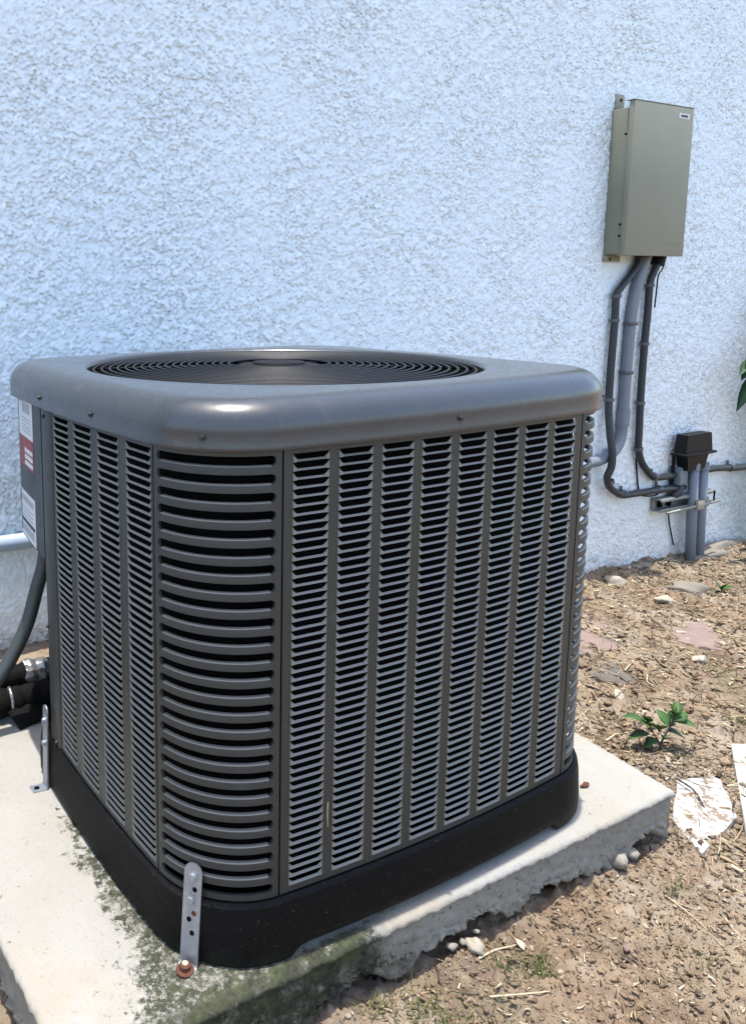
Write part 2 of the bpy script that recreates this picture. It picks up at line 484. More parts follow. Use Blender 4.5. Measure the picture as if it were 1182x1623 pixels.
# ---------------------------------------------------------------- house wall (rough cast render)
W4 = field(1536, .0035, .25, 1.2, 24); W1 = field(1536, .0035, .0062, .017, 21); W2 = field(1536, .0035, .03, .10, 22); W3 = field(1536, .0035, .005, .011, 23)
wx = axis(-.25, 3.65, .0040, .0050, 9); wz = axis(-.36, 2.05, .0042, .0042, 3.0)
wx = wx[(wx > -3.5) & (wx < 7.5)]; wz = wz[(wz > -.6) & (wz < 2.5)]
X, Zw = np.meshgrid(wx, wz, indexing='ij')
a = sample(W1, .0035, X, Zw*1.3)+.45*sample(W2, .0035, X, Zw)
amp_ = np.clip(.98+.10*sample(W4, .0035, X, Zw), .6, 1.25)
hgt = amp_*(.0024*np.tanh(1.35*a)+.0006*sample(W3, .0035, X, Zw))
hgt = np.where((X > -.4) & (X < 3.8) & (Zw < 2.2), hgt, 0.0)
Yw = WY - .003 - hgt
Zw = Zw - 0.95*hgt          # the wet render sagged a little before it set
wall_t = empty('house_wall', (1.6, WY+.1, -.3), 'pale blue rough stucco house wall behind the grey condenser unit', 'wall')
me = grid_mesh('rendered_face', X, Yw, Zw)
me.flip_normals()
obj('rendered_face', me, M['stucco'], wall_t)
mb = MB().box(((wx[0]+wx[-1])/2, WY+.015+.10, (wz[0]+wz[-1])/2), (wx[-1]-wx[0]-.004, .20, wz[-1]-wz[0]-.004))
mb.build('wall_core', M['stucco'], wall_t, smooth=False)

# ---------------------------------------------------------------- concrete pad
def pad():
    cs = [Vector((-.192, -.030)), Vector((.946, -.040)), Vector((1.065, .99)), Vector((-.245, 1.0))]
    pts = []
    rad = .012
    for i in range(4):
        a, b = cs[i], cs[(i+1) % 4]
        L = (b-a).length
        step = .006 if i in (0, 1, 3) else .03
        n = int(L/step)
        for k in range(n):
            s = (k+.5)/n
            pts.append((a.lerp(b, s), i))
    N = len(pts)
    P = np.array([[p.x, p.y] for p, _ in pts])
    T = np.roll(P, -1, 0)-np.roll(P, 1, 0); T /= np.linalg.norm(T, axis=1)[:, None]
    Nn = np.stack([T[:, 1], -T[:, 0]], 1)
    s = np.cumsum(np.linalg.norm(P-np.roll(P, 1, 0), axis=1))
    F1 = field(512, .004, .11, .5, 31); F2 = field(512, .004, .012, .05, 32); F3 = field(512, .004, .007, .016, 33)
    rows = []
    prof = [(-.06, .0), (-.03, .0), (-.014, -.0004), (-.008, -.001), (-.004, -.0025), (-.0012, -.005), (0, -.009)]
    side = [(-.001, -.012), (-.0055, -.015), (-.0065, -.020)] + [(-.0055, z) for z in np.arange(-.028, -.074, -.005)]
    under = [(-.004, -.079), (-.008, -.084), (-.018, -.089), (-.035, -.092), (-.06, -.10), (-.09, -.13)]
    rag = .009*sample(F1, .004, s, s*0+.3)+.0022*sample(F2, .004, s, s*0+.9)
    for k, (o, z) in enumerate(prof+side+under):
        amp = 0 if k < 2 else (.0006 if k < 4 else (.0005 if k < 7 else .0014))
        u = k > len(prof)+len(side)-4
        if u: amp = .0028
        d = amp*(sample(F2, .004, s, s*0+z*1.0+.5)+.7*sample(F3, .004, s, s*0+z))
        chip = .005*np.clip(sample(F2, .004, s*1.3, s*0+.05)-1.5, 0, 2) if 4 <= k <= 8 else 0
        zz = z + (rag*min(1, max(0, (-z-.05)/.03)) if z < -.05 else 0) + (.0005*sample(F3, .004, s, s*0+2) if 3 <= k <= 8 else 0)
        if u: zz = zz+.003*sample(F3, .004, s, s*0+z*3)
        off = o+d-chip
        if k < 4:
            Q = P.copy()
            for e in range(4):
                a_, b_ = np.array(cs[e]), np.array(cs[(e+1) % 4]); tt = (b_-a_)/np.linalg.norm(b_-a_); no = np.array([tt[1], -tt[0]])
                dd = (Q-a_)@no
                Q = Q-np.maximum(0, dd-o)[:, None]*no
            rows.append(np.stack([Q[:, 0], Q[:, 1], np.broadcast_to(zz, (N,)) if np.ndim(zz) else np.full(N, zz)], 1))
            continue
        rows.append(np.stack([P[:, 0]+Nn[:, 0]*off, P[:, 1]+Nn[:, 1]*off, np.broadcast_to(zz, off.shape) if np.ndim(zz) else np.full(N, zz)], 1))
    V = np.concatenate(rows); nr = len(rows)
    faces = []
    for r_ in range(nr-1):
        for k in range(N):
            k2 = (k+1) % N
            faces.append((r_*N+k, r_*N+N*1+k, r_*N+N+k2, r_*N+k2))
    faces.append(tuple(range(N)))
    return V, faces
V, F = pad()
me = bpy.data.meshes.new('concrete_pad'); me.from_pydata(V.tolist(), [], F); me.update()
pad_t = empty('concrete_pad', (.4, .5, -.1), 'weathered pale concrete pad with mossy edge under the condenser', 'concrete pad')
obj('slab', me, M['concrete'], pad_t)

# rounded lumps of concrete broken out along the ragged underside
def rock_mesh(name, seed, sub=2, flat=.7, rough=.22):
    g_ = np.random.default_rng(seed)
    bm = bmesh.new(); bmesh.ops.create_icosphere(bm, subdivisions=sub, radius=1.0)
    dirs = g_.standard_normal((9, 3)); dirs /= np.linalg.norm(dirs, axis=1)[:, None]
    cut = g_.uniform(.55, .95, 9)
    ph = g_.uniform(0, 6.28, (4, 3)); fr_ = g_.uniform(1.5, 4.5, (4, 3))
    for v in bm.verts:
        p = np.array(v.co)
        for d_, c_ in zip(dirs, cut):
            k = p@d_
            if k > c_: p = p-(k-c_)*d_*.85
        p = p*(1+rough*.5*sum(np.sin(p@f_+h_.sum()) for f_, h_ in zip(fr_, ph))/2)
        v.co = (p[0], p[1]*.85, p[2]*flat)
    me = bpy.data.meshes.new(name); bm.to_mesh(me); bm.free()
    return me
for k, (xx, yy, zz, rr) in enumerate([(.405, -.036, -.080, .009), (.425, -.038, -.079, .006), (.455, -.036, -.076, .005), (.795, -.034, -.082, .020), (.835, -.030, -.086, .015)]):
    me = rock_mesh('lump', 100+k)
    me.transform(Matrix.Translation((xx, yy, zz)) @ Matrix.Rotation(k*1.3, 4, 'Z') @ Matrix.Diagonal((rr*1.3, rr, rr, 1)))
    obj('lump', me, M['concrete'], pad_t)

# ---------------------------------------------------------------- air conditioner
S, C_ = .80, .118
AH = S/2-C_; SAG = .0112
RS = (AH*AH+SAG*SAG)/(2*SAG)
SN = AH/RS; CS = math.sqrt(1-SN*SN); TH = math.asin(SN)
RC = C_/(CS-SN); CC = C_+RC*SN               # corner radius and centre
def rot4(p, k):                               # quarter turns about the machine's axis
    x_, y_ = p[0]-S/2, p[1]-S/2
    for _ in range(k % 4): x_, y_ = -y_, x_
    return (x_+S/2, y_+S/2)
def rotn(n, k):
    x_, y_ = n
    for _ in range(k % 4): x_, y_ = -y_, x_
    return (x_, y_)
def side_pt(t, off, k=0):
    """front side (facing -y) turned k quarter turns; t runs C_..S-C_"""
    dx = (t-S/2)
    r_ = RS
    ny = -math.sqrt(max(0, r_*r_-dx*dx))/r_; nx = dx/r_
    cy = RS-SAG
    p = (S/2+nx*(r_+off), cy+ny*(r_+off))
    return rot4(p, k), rotn((nx, ny), k)
def corner_pt(u, off, k=0):
    """corner between side k and side k+1: u 0..1 starting from the end of side k; k=0 is the corner at (S,0)"""
    a0 = -math.pi/2+TH; a1 = -TH
    an = a0+(a1-a0)*u
    n = (math.cos(an), math.sin(an))
    return rot4((S-CC+n[0]*(RC+off), CC+n[1]*(RC+off)), k), rotn(n, k)
def outline(off, ns=20, nc=14):
    pts = []
    for k in range(4):
        for i in range(ns): pts.append(side_pt(C_+(S-2*C_)*i/ns, off, k)[0])
        for i in range(nc): pts.append(corner_pt(i/nc, off, k)[0])
    return pts
ac = empty('condenser_unit', (S/2, S/2, 0), 'large square grey metal air conditioning condenser on concrete pad', 'air conditioner')

# ---- base pan
ZB, ZT = .0892, .6957
def base_pan():
    ns, nc = 40, 14
    prof = [(-.012, ZB-.002), (.002, ZB-.0015), (.0075, ZB-.006), (.010, ZB-.02), (.0125, .030), (.0125, .008), (.009, 0.0), (-.02, 0.0), (-.03, .03)]
    N = 4*(ns+nc); V = []
    for (o, z) in prof:
        pts = outline(o, ns, nc)
        for i, p in enumerate(pts):
            lift = 0
            if i < ns:                                   # raised between the front feet
                tt = i/ns; lift = .014*float(sstep(.035, .055, tt)*(1-sstep(.955, .975, tt)))
            zz = z if z > .02 else z+lift
            x_, y_ = p
            # the service corner at the back left is cut off diagonally
            e = (y_-x_)-.575
            if e > 0: x_ += e*.5; y_ -= e*.5
            V.append((x_, y_, zz))
    Fs = []
    for r_ in range(len(prof)-1):
        for k in range(N):
            k2 = (k+1) % N
            Fs.append((r_*N+k, (r_+1)*N+k, (r_+1)*N+k2, r_*N+k2))
    return V, Fs
V, F = base_pan(); b = MB().add(V, F); b.f = [f[::-1] for f in b.f]; b.build('base_pan', M['base'], ac, sharp=40)

# ---- coil and dark core behind the jacket
def ring_wall(off, z0, z1, cap=None, cut=None):
    pts = outline(off); n = len(pts); m = MB()
    P = []
    for (x_, y_) in pts:
        if cut is not None:
            e = (y_-x_)-cut
            if e > 0: x_ += e*.5; y_ -= e*.5
        P.append((x_, y_))
    V = [(x_, y_, z0) for x_, y_ in P]+[(x_, y_, z1) for x_, y_ in P]
    Fs = [(k, (k+1) % n, n+(k+1) % n, n+k) for k in range(n)]
    if cap: Fs.append(tuple(range(n, 2*n)))
    return m.add(V, Fs)
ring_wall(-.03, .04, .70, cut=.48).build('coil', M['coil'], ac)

# ---- generic curved sheet with thickness from an occupancy grid
def sheet(tb, zb, occ, P, th):
    m = MB(); idx = {}
    def vid(i, j, s):
        key = (i, j, s)
        if key not in idx:
            idx[key] = len(m.v); p, n = P(tb[i]); q = 0 if s == 0 else -th
            m.v.append((p[0]+n[0]*q, p[1]+n[1]*q, zb[j]))
        return idx[key]
    I, J = len(tb)-1, len(zb)-1
    ok = lambda i, j: 0 <= i < I and 0 <= j < J and occ(i, j)
    for i in range(I):
        for j in range(J):
            if not occ(i, j): continue
            m.f.append((vid(i, j, 0), vid(i+1, j, 0), vid(i+1, j+1, 0), vid(i, j+1, 0)))
            m.f.append((vid(i, j+1, 1), vid(i+1, j+1, 1), vid(i+1, j, 1), vid(i, j, 1)))
            if not ok(i-1, j): m.f.append((vid(i, j, 0), vid(i, j+1, 0), vid(i, j+1, 1), vid(i, j, 1)))
            if not ok(i+1, j): m.f.append((vid(i+1, j+1, 0), vid(i+1, j, 0), vid(i+1, j, 1), vid(i+1, j+1, 1)))
            if not ok(i, j-1): m.f.append((vid(i+1, j, 0), vid(i, j, 0), vid(i, j, 1), vid(i+1, j, 1)))
            if not ok(i, j+1): m.f.append((vid(i, j+1, 0), vid(i+1, j+1, 0), vid(i+1, j+1, 1), vid(i, j+1, 1)))
    return m

NSL = 26; ZC0, ZC1 = .677, .104; PT = (ZC0-ZC1)/(NSL-1)
NROW = 51; RP = (ZC0-ZC1)/(NROW-1)
OPZ0, OPZ1 = ZC1-RP*.5, ZC0+RP*.5
PZ0, PZ1 = ZB+.0005, ZT-.003

def louvre_frame(cols, ta, tb_, k, th=.0012, mirror=False):
    brk = [ta]
    for c0, c1 in cols: brk += [c0, (c0*2+c1)/3, (c0+2*c1)/3, c1]
    brk.append(tb_)
    zb = [PZ0, OPZ0, OPZ1, PZ1]
    def occ(i, j):
        if j != 1: return True
        mid = (brk[i]+brk[i+1])/2
        return not any(c0 < mid < c1 for c0, c1 in cols)
    return sheet(brk, zb, occ, lambda t_: side_pt(t_, 0, k), th)

def blade(w):
    """one pressed louvre blade: x along, y outward, z up; flush at both ends, tilted in the middle"""
    st = [(-w/2, 0), (-w/2+.0025, .12), (-w/2+.0055, .62), (-w/2+.0095, 1), (w/2-.0095, 1), (w/2-.0055, .62), (w/2-.0025, .12), (w/2, 0)]
    p2 = RP*.5
    V = []
    for x_, e in st:
        top = (-.0015*e, p2*(1-e)-.0021*e); bot = (.0015*e, -p2*(1-e)-.0043*e)
        V += [(x_, top[0], top[1]), (x_, bot[0], bot[1]), (x_, bot[0]-.0010, bot[1]-.0002*e), (x_, top[0]-.0010, top[1]-.0006*e)]
    Fs = []
    for i in range(len(st)-1):
        for q in range(4):
            q2 = (q+1) % 4
            Fs.append((i*4+q, i*4+q2, (i+1)*4+q2, (i+1)*4+q))
    Fs.append((3, 2, 1, 0)); n = len(st)*4; Fs.append((n-4, n-3, n-2, n-1))
    return V, Fs
def blade_matrix(t_, k, z):
    p, n = side_pt(t_, 0, k)
    tx = Vector((-n[1], n[0], 0)); nn = Vector((n[0], n[1], 0))
    return Matrix(((tx.x, nn.x, 0, p[0]), (tx.y, nn.y, 0, p[1]), (0, 0, 1, z), (0, 0, 0, 1)))

pF = .0684; wF = .0580
cols_f = [(.1300+i*pF, .1300+i*pF+wF) for i in range(8)]
panel_f = louvre_frame(cols_f, C_+.0012, S-C_-.0012, 0).build('louvre_panel', M['body'], ac, sharp=30)
panel_f['label'] = 'wide front jacket panel with eight columns of louvres'
bV, bF = blade(wF)
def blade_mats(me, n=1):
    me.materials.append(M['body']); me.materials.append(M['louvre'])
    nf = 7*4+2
    mi = [1 if (i % nf) in (4, 8, 12, 16, 20) else 0 for i in range(len(me.polygons))]  # only the upward blade faces get the painted highlight
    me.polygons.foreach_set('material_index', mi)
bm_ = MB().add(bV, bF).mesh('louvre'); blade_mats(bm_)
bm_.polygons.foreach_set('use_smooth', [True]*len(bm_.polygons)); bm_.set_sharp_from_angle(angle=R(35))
rest = MB(); count = 0
for ci, (c0, c1) in enumerate(cols_f):
    for r_ in range(NROW):
        Mx = blade_matrix((c0+c1)/2, 0, ZC0-r_*RP)
        if count < 300:
            o = bpy.data.objects.new('louvre', bm_); COL.objects.link(o)
            o.parent = panel_f; o.matrix_parent_inverse = Matrix.Identity(4)
            o.matrix_local = Mx
            count += 1
        else:
            rest.add([Mx @ Vector(v) for v in bV], bF)
# left side: four wider columns beside the service post (this side is quarter turn 3: t runs from the back to the near corner)
pL = .0880; wL = .0700
cols_l = [(S-(.1215+i*pL+wL), S-(.1215+i*pL)) for i in range(4)][::-1]
lp = louvre_frame(cols_l, S-.4615, S-C_-.0012, 3).build('louvre_panel', M['body'], ac, sharp=30)
lp['label'] = 'narrow side jacket panel with four columns of louvres'
bV2, bF2 = blade(wL)
for c0, c1 in cols_l:
    for r_ in range(NROW):
        Mx = blade_matrix((c0+c1)/2, 3, ZC0-r_*RP)
        rest.add([Mx @ Vector(v) for v in bV2], bF2)
# far sides, the same jacket
for k in (1, 2):
    louvre_frame(cols_f, C_+.0012, S-C_-.0012, k).build('louvre_panel', M['body'], ac, sharp=30)
    for c0, c1 in cols_f:
        for r_ in range(NROW):
            Mx = blade_matrix((c0+c1)/2, k, ZC0-r_*RP)
            rest.add([Mx @ Vector(v) for v in bV], bF)
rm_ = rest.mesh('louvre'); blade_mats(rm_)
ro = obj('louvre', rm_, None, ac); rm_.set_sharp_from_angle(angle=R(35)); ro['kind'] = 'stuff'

# ---- rounded corner panels with long slots
HS = .0120; UE = .085
def corner_frame(k):
    m = MB()
    def P(u, z, d): p, n = corner_pt(u, 0, k); return (p[0]-n[0]*d, p[1]-n[1]*d, z)
    arc = (math.pi/2-2*TH)*RC
    ur = HS/2/arc
    G = .0013/arc
    for side in (0, 1):
        sg = 1 if side == 0 else -1
        ub = G if side == 0 else 1-G
        ue = UE if side == 0 else 1-UE
        prof = [(ue, PZ0)]
        for s_ in range(NSL-1, -1, -1):
            zc = ZC0-s_*PT
            for q in range(9):
                an = -math.pi/2-math.pi*q/8
                prof.append((ue+sg*ur*math.cos(an), zc+HS/2*math.sin(an)))
        prof.append((ue, PZ1))
        n = len(prof)
        V = []
        for (u, z) in prof: V += [P(ub, z, .0), P((ub*.5+u*.5), z, 0), P(u, z, .0), P(u, z, .0045), P(ub, z, .0045)]
        Fs = []
        for i in range(n-1):
            for q in range(4):
                f = (i*5+q, i*5+q+1, (i+1)*5+q+1, (i+1)*5+q)
                Fs.append(f if side == 0 else f[::-1])
        m.add(V, Fs)
    nA = 16
    for z0, z1 in ((PZ0, ZC1-HS/2), (ZC0+HS/2, PZ1)):
        V = []; Fs = []
        for i in range(nA+1):
            u = UE+(1-2*UE)*i/nA
            V += [P(u, z0, 0), P(u, z1, 0), P(u, z1, .0045), P(u, z0, .0045)]
        for i in range(nA):
            for q in range(4):
                q2 = (q+1) % 4
                Fs.append((i*4+q, (i+1)*4+q, (i+1)*4+q2, i*4+q2))
        m.add(V, Fs)
    return m
def slat_local():
    """bar between two slots for the corner k=0, centred on z=0, in world x,y"""
    hh = (PT-HS)/2; nA = 18
    sec = [(0, -hh), (0, hh-.0012), (.0003, hh-.0004), (.0014, hh+.0001), (.0055, hh+.0004), (.0055, hh-.001), (.0020, hh-.0020), (.0015, -hh)]
    V = []; Fs = []; n = len(sec)
    for i in range(nA+1):
        u = UE+(1-2*UE)*i/nA
        p, nn = corner_pt(u, 0, 0)
        for d, z in sec: V.append((p[0]-nn[0]*d-S/2, p[1]-nn[1]*d-S/2, z))
    for i in range(nA):
        for q in range(n):
            q2 = (q+1) % n
            Fs.append((i*n+q, (i+1)*n+q, (i+1)*n+q2, i*n+q2))
    return V, Fs
sV, sF = slat_local()
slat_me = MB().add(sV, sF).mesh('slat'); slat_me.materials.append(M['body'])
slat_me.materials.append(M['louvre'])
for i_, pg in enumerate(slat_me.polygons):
    if i_ % 8 in (1, 2, 3): pg.material_index = 1  # top edge of each slat carries the painted highlight
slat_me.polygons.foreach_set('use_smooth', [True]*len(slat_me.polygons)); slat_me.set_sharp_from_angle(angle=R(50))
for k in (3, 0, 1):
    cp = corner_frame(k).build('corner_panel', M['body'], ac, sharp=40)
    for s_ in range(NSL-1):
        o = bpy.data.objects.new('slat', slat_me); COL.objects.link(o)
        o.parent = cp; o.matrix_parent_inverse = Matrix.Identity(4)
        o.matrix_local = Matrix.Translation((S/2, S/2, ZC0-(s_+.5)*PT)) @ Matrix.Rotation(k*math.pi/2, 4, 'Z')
# dark posts behind the panel seams
for k, t_ in ((0, C_), (0, S-C_), (3, S-C_), (1, C_), (1, S-C_), (2, C_)):
    p, n = side_pt(t_, -.006, k)
    mb = MB().box((p[0], p[1], (PZ0+PZ1)/2), (.014 if k % 2 == 0 else .004, .004 if k % 2 == 0 else .014, PZ1-PZ0))
    mb.build('corner_post', M['gap'], ac, smooth=False)

# ---- service post and control box at the back left corner
def ypt(y_, off): return side_pt(S-y_, off, 3)[0]
m = MB()
ys = [.4635, .468, .49, .512, .5165]; offs = [.0, .0022, .0022, .0022, .0]
V = []; Fs = []
for y_, o in zip(ys, offs):
    p = ypt(y_, o); V += [(p[0], p[1], PZ0), (p[0], p[1], PZ1)]
p = ypt(.5165, 0); V += [(p[0]+.02, p[1], PZ0), (p[0]+.02, p[1], PZ1)]
for i in range(len(V)//2-1): Fs.append((i*2+1, i*2+3, i*2+2, i*2))
m.add(V, Fs)
m.build('service_post', M['body'], ac, sharp=30)
# control box: front panel runs from the post back to the corner, open recess below
CBZ = .418
pa = ypt(.5195, .0015); 
poly = [pa, (-.004, .60), (.006, .685), (.022, .745), (.045, .778), (.12, .79), (.12, .60), (.03, .5195)]
m = MB(); n = len(poly)
V = [(x_, y_, CBZ) for x_, y_ in poly]+[(x_, y_, PZ1) for x_, y_ in poly]
Fs = [(k, n+k, n+(k+1) % n, (k+1) % n) for k in range(n)]+[tuple(range(n))]
m.add(V, Fs)
cb = m.build('control_box', M['body'], ac, sharp=25)
# inner service panel closing the cut-away corner under the control box
m = MB().box((.118, .655, (PZ0+CBZ)/2), (.335, .003, CBZ-PZ0-.002), rot=Matrix.Rotation(R(47), 3, 'Z'))
m.build('service_panel', M['body'], ac, smooth=False)
# stickers on the control box (each a thin raised film)
def cbp(s_):           # point along the control box panel, s 0..1
    q = [Vector(pa), Vector((-.004, .60)), Vector((.006, .685)), Vector((.022, .745))]
    L_ = [(q[i+1]-q[i]).length for i in range(3)]; d = s_*sum(L_)
    for i in range(3):
        if d <= L_[i] or i == 2:
            p = q[i].lerp(q[i+1], d/L_[i]); tt = (q[i+1]-q[i]).normalized(); return p, Vector((-tt.y, tt.x))
        d -= L_[i]
def film(s0, s1, z0, z1, d, mat, name, parent=None):
    m = MB(); n_ = 8; V = []
    for i in range(n_+1):
        p, nn = cbp(s0+(s1-s0)*i/n_)
        q = p+nn*d; V += [(q.x, q.y, z0), (q.x, q.y, z1), (p.x, p.y, z1), (p.x, p.y, z0)]
    Fs = []
    for i in range(n_):
        for a_ in range(4):
            b_ = (a_+1) % 4
            Fs.append((i*4+a_, i*4+b_, (i+1)*4+b_, (i+1)*4+a_))
    Fs += [(3, 2, 1, 0), (n_*4, n_*4+1, n_*4+2, n_*4+3)]
    return m.add(V, Fs).build(name, mat, parent or ac, smooth=False)
a1 = film(.25, .80, .618, .688, .0006, M['label'], 'caution_label'); a1['label'] = 'white sticker with small grey print'
a2 = film(.25, .80, .560, .6165, .0006, M['red'], 'warning_label'); a2['label'] = 'red warning sticker with white picture boxes'
a3 = film(.25, .80, .421, .510, .0006, M['label'], 'rating_label'); a3['label'] = 'white rating sticker with a black band'
def film_on(s0, s1, z0, z1, mat, parent):
    return film(s0, s1, z0, z1, .0011, mat, 'print', parent)
for z_ in (.628, .634, .640, .647, .653): film_on(.29, .62, z_, z_+.0018, M['grey_ink'], a1)
film_on(.32, .6, .664, .682, M['grey_ink'], a1)
for z_ in (.566, .578, .590): film_on(.27, .55, z_, z_+.008, M['label'], a2)
for z_ in (.567, .579, .591): film_on(.30, .42, z_+.0012, z_+.0048, M['ink'], a2) if False else None
film_on(.27, .78, .449, .456, M['ink'], a3); film_on(.30, .74, .430, .444, M['grey_ink'], a3)
for z_ in (.462, .470, .478): film_on(.32, .7, z_, z_+.002, M['grey_ink'], a3)
film_on(.30, .72, .490, .502, M['grey_ink'], a3)

# ---- lid
ZL = .752
def lid():
    ns, nc = 30, 20
    prof = [(-.010, .6915), (.0065, .6895), (.0085, .6905), (.0088, .694), (.0080, .6965), (.0085, .712)]
    rh, rv = .041, .039
    for q in range(1, 11):
        an = math.pi/2*q/10
        prof.append((.0085-rh*(1-math.cos(an)), .713+rv*math.sin(an)))
    rows = [[(x_, y_, z) for x_, y_ in outline(o, ns, nc)] for o, z in prof]
    inner = rows[-1]; N = len(inner)
    def circ(r_, z):
        out = []
        for x_, y_, _ in inner:
            an = math.atan2(y_-S/2, x_-S/2); out.append((S/2+r_*math.cos(an), S/2+r_*math.sin(an), z))
        return out
    lip = circ(.350, ZL+.0002)
    for q in (.25, .5, .75):
        rows.append([tuple(np.array(a_)*(1-q)+np.array(b_)*q) for a_, b_ in zip(inner, lip)])
    rows += [lip, circ(.347, ZL-.0008), circ(.3445, ZL-.003), circ(.3435, ZL-.0065), circ(.346, ZL-.008)]
    V = [p for r_ in rows for p in r_]
    Fs = []
    for r_ in range(len(rows)-1):
        for k in range(N):
            k2 = (k+1) % N
            Fs.append((r_*N+k, r_*N+k2, (r_+1)*N+k2, (r_+1)*N+k))
    return V, Fs
V, F = lid(); lid_o = MB().add(V, F).build('lid', M['lid'], ac, sharp=60)
# screws round the skirt
def screw(p, n, parent, r_=.0034, mat=None):
    n = Vector((n[0], n[1], n[2] if len(n) > 2 else 0)).normalized()
    m = MB().lathe([(r_*1.45, 0), (r_*1.45, .0008), (r_, .0010), (r_*.95, .0036), (r_*.5, .0042), (0.0001, .0042)], Vector(p)-n*.0003, n, 12)
    return m.build('screw', mat or M['screw'], parent, sharp=40)
for t_, k in ((S-.497, 3), (S-.279, 3), (.396, 0), (.25, 1), (.55, 1), (.25, 2), (.55, 2)):
    p, n = side_pt(t_, .0085, k); screw((p[0], p[1], .708), n, lid_o)
for k in (3, 0, 1, 2):
    p, n = corner_pt(.46, .0085, k); screw((p[0], p[1], .708), n, lid_o)
for y_, z_ in ((.497, .676), (.482, .094), (.509, .30)):
    p = ypt(y_, .0022); screw((p[0], p[1], z_), (-1, 0), ac, .003)

# ---- fan guard, fan and motor inside the opening
MB().lathe([(.3455, ZL-.0068), (.341, ZL-.010), (.340, ZL-.03), (.340, .60), (.345, .56)], (S/2, S/2, 0), seg=72).build('fan_shroud', M['gap'], ac)
guard = MB().lathe([(.0001, ZL+.004), (.030, ZL+.004), (.046, ZL+.0025), (.048, ZL-.001), (.060, ZL-.002), (.073, ZL-.003), (.075, ZL-.007), (.070, ZL-.009), (.0001, ZL-.009)], (S/2, S/2, 0), seg=48).build('fan_guard', M['guard'], ac, sharp=30)
guard['label'] = 'round black wire fan guard with stepped centre plate'
def torus(r_, z, w, seg=96, s2=6):
    m = MB(); V = []; Fs = []
    for i in range(seg):
        a_ = 2*math.pi*i/seg
        for j in range(s2):
            b_ = 2*math.pi*j/s2; q = r_+w*math.cos(b_)
            V.append((S/2+q*math.cos(a_), S/2+q*math.sin(a_), z+w*math.sin(b_)))
    for i in range(seg):
        for j in range(s2):
            i2, j2 = (i+1) % seg, (j+1) % s2
            Fs.append((i*s2+j, i2*s2+j, i2*s2+j2, i*s2+j2))
    return m.add(V, Fs)
def gz_(r_): return ZL-.0062+.006*(1-(r_/.335)**2)
r_ = .332
while r_ > .08:
    torus(r_, gz_(r_), .0021).build('ring', M['ring'], guard)
    r_ -= .0142
for k in range(8):
    a_ = R(12+45*k)
    pts = [(S/2+q*math.cos(a_), S/2+q*math.sin(a_), gz_(q)-.0045) for q in np.linspace(.06, .338, 12)]
    MB().tube(pts, .0024, 6).build('spoke', M['guard'], guard)
fan = MB().lathe([(.0001, .64), (.075, .64), (.082, .63), (.082, .54), (.0001, .54)], (S/2, S/2, 0), seg=28).build('fan_motor', M['fan'], ac, sharp=30)
for k in range(4):
    m = MB(); V = []; Fs = []
    for i in range(9):
        q = .08+.245*i/8; w_ = .45+.35*i/8
        for j in range(7):
            a_ = math.pi/2*k+(j/6-.5)*w_*1.6+i*.05
            V.append((S/2+q*math.cos(a_), S/2+q*math.sin(a_), .60+(.05-.10*j/6)*(.6+.4*i/8)))
    for i in range(8):
        for j in range(6): Fs.append((i*7+j, (i+1)*7+j, (i+1)*7+j+1, i*7+j+1))
    m.add(V, Fs).build('blade', M['fan'], fan)
MB().lathe([(.0001, .50), (.35, .50)], (S/2, S/2, 0), seg=40).build('inner_tray', M['gap'], ac)

